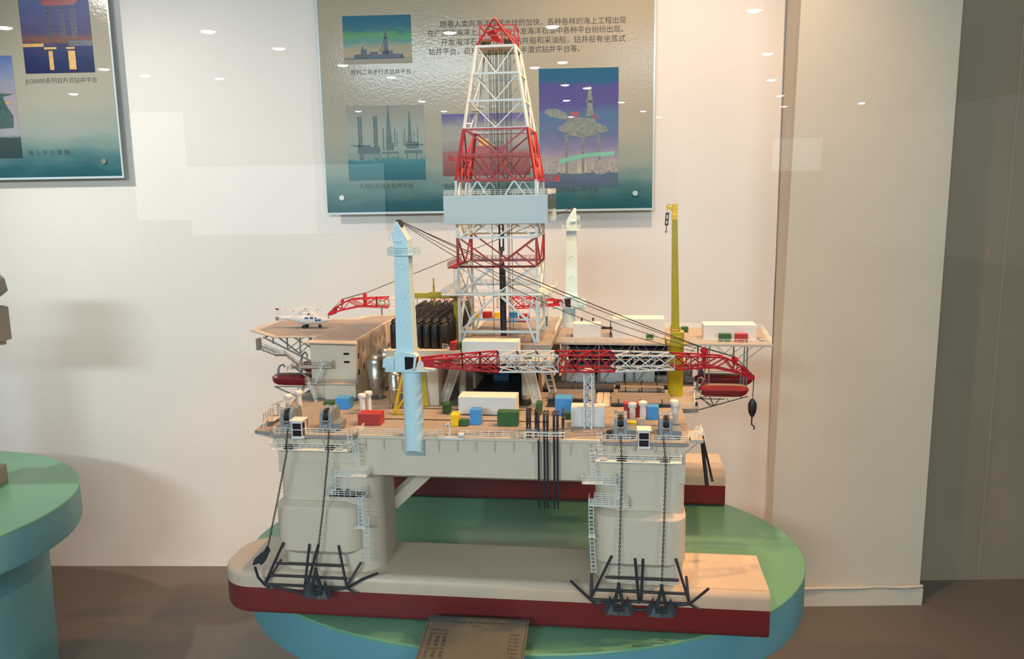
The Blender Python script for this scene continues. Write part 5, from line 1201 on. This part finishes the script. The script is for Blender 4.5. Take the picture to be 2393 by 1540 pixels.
# dark drums and pale panels beneath it
for y, z, lb in ((.545, .478, 'upper'), (.545, .437, 'lower')):
    m = MB(); m.cyl((.118, y, z), (.372, y, z), .0195, 20); single('pipe_drum', m, NAVY, '%s long dark drum lying under the raised deck' % lb, 'drum', (.245, y, z))
for x0, x1, lb in ((.1135, .176, 'smaller pale panel under the raised deck next to the derrick'), (.1945, .2605, 'middle pale panel under the raised deck, split by a black post'), (.2645, .3385, 'widest pale panel under the raised deck near the yellow crane')):
    m = MB(); m.box(x0, x1, .509, .521, DZ, .4375); single('equipment_panel', m, LATW, lb, 'panel', ((x0+x1)/2, .51, DZ), bev=.0006)
m = MB(); m.box(.345, .372, .52, .56, DZ, .42); single('deck_box', m, DECKL, 'low tan block under the raised deck behind the yellow crane', 'box', (.358, .54, DZ))
# machinery between derrick and raised deck
m = MB(); m.box(.10, .112, .52, .56, DZ, .505); m.box(.112, .118, .515, .53, .47, .50); m.rail([(.098, .50, .48), (.125, .50, .48)], .016); m.bar((.085, .47, .43), (.105, .50, .5), .004); m.bar((.1, .47, .43), (.12, .50, .5), .004); m.box(.095, .125, .5, .515, .458, .462)
single('access_stair', m, HULL, 'beige stair and landing between derrick base and raised deck', 'stairs', (.108, .51, DZ))
# racked pipes
def bundle(x0, x1, y0, y1, z0, z1, n, label):
    t = thing('pipe_bundle', label, 'pipe bundle', ((x0+x1)/2, (y0+y1)/2, z0), 'racked pipe bundles on the main deck')
    m = MB(); m.box(x0+.0005, x1-.0005, y0-.0005, y0+.004, z0, z1-.006); m.box(x0, x1, y0, y1, z0, z0+.002); part('rack', m, NAVY, t)
    m = MB(); r = (y1-y0)/n/2
    for k in range(n): m.cyl((x0, y0+r*(2*k+1), z1-r), (x1, y0+r*(2*k+1), z1-r), r, 8)
    m.box(x0+.001, x1-.001, y0+.001, y1-.001, z0+.002, z1-r); part('pipes', m, PLANK, t)
    for k in range(3):
        m = MB(); x = x0+(x1-x0)*(.12+.36*k); m.box(x-.0012, x+.0012, y0-.0025, y0, z0, z1+.008); m.box(x-.0012, x+.0012, y1, y1+.0025, z0, z1+.008); part('rack_post', m, BLACK, t)
bundle(.084, .193, .302, .388, DZ, .4165, 14, 'brown pipe bundle between the derrick base and the lattice boom rest')
bundle(.231, .3665, .268, .362, DZ, .4165, 15, 'wide brown pipe bundle behind the red and blue boxes')
bundle(.2515, .357, .375, .428, DZ, .4185, 9, 'narrow brown pipe bundle between the wide bundle and the black pipes')
m = MB(); m.box(.197, .2105, .262, .40, DZ, .4075); m.box(.2125, .227, .262, .40, DZ, .4075); single('catwalk', m, DECKL, 'two tan catwalk strips between the pipe bundles', 'catwalk', (.212, .33, DZ))
for x0, x1, ys, lb in ((.064, .236, (.402, .418, .434), 'on the derrick side'), (.24, .368, (.444, .456), 'on the yellow crane side')):
    for k, y in enumerate(ys):
        m = MB(); m.cyl((x0, y, DZ+.0075), (x1, y, DZ+.0075), .0072, 14)
        single('casing_pipe', m, NAVY, '%s thick black pipe from the brown bundles, %s' % (nth[k], lb), 'pipe', ((x0+x1)/2, y, DZ), 'thick black pipes under the raised deck')
for k, x in enumerate((.094, .139, .215, .262, .306, .35)):
    m = MB(); m.bar((x, .4665 if x > .238 else .4445, DZ), (x, .4665 if x > .238 else .4445, .4225), .0026)
    single('rack_stanchion', m, BLACK, '%s black stanchion along the thick black pipes from the derrick' % nth[k], 'post', (x, .45, DZ), 'stanchions along the black pipes')
m = MB(); m.cyl((.2625, .503, DZ), (.2625, .503, .441), .0022, 8); single('rack_stanchion', m, BLACK, 'taller black post standing between two pale panels under the raised deck', 'post', (.2625, .503, DZ), None)
m = MB(); m.box(.0835, .11, .255, .30, DZ, .406); single('deck_plate', m, NAVY, 'dark plate on deck in front of the derrick side pipe bundle', 'plate', (.095, .28, DZ))
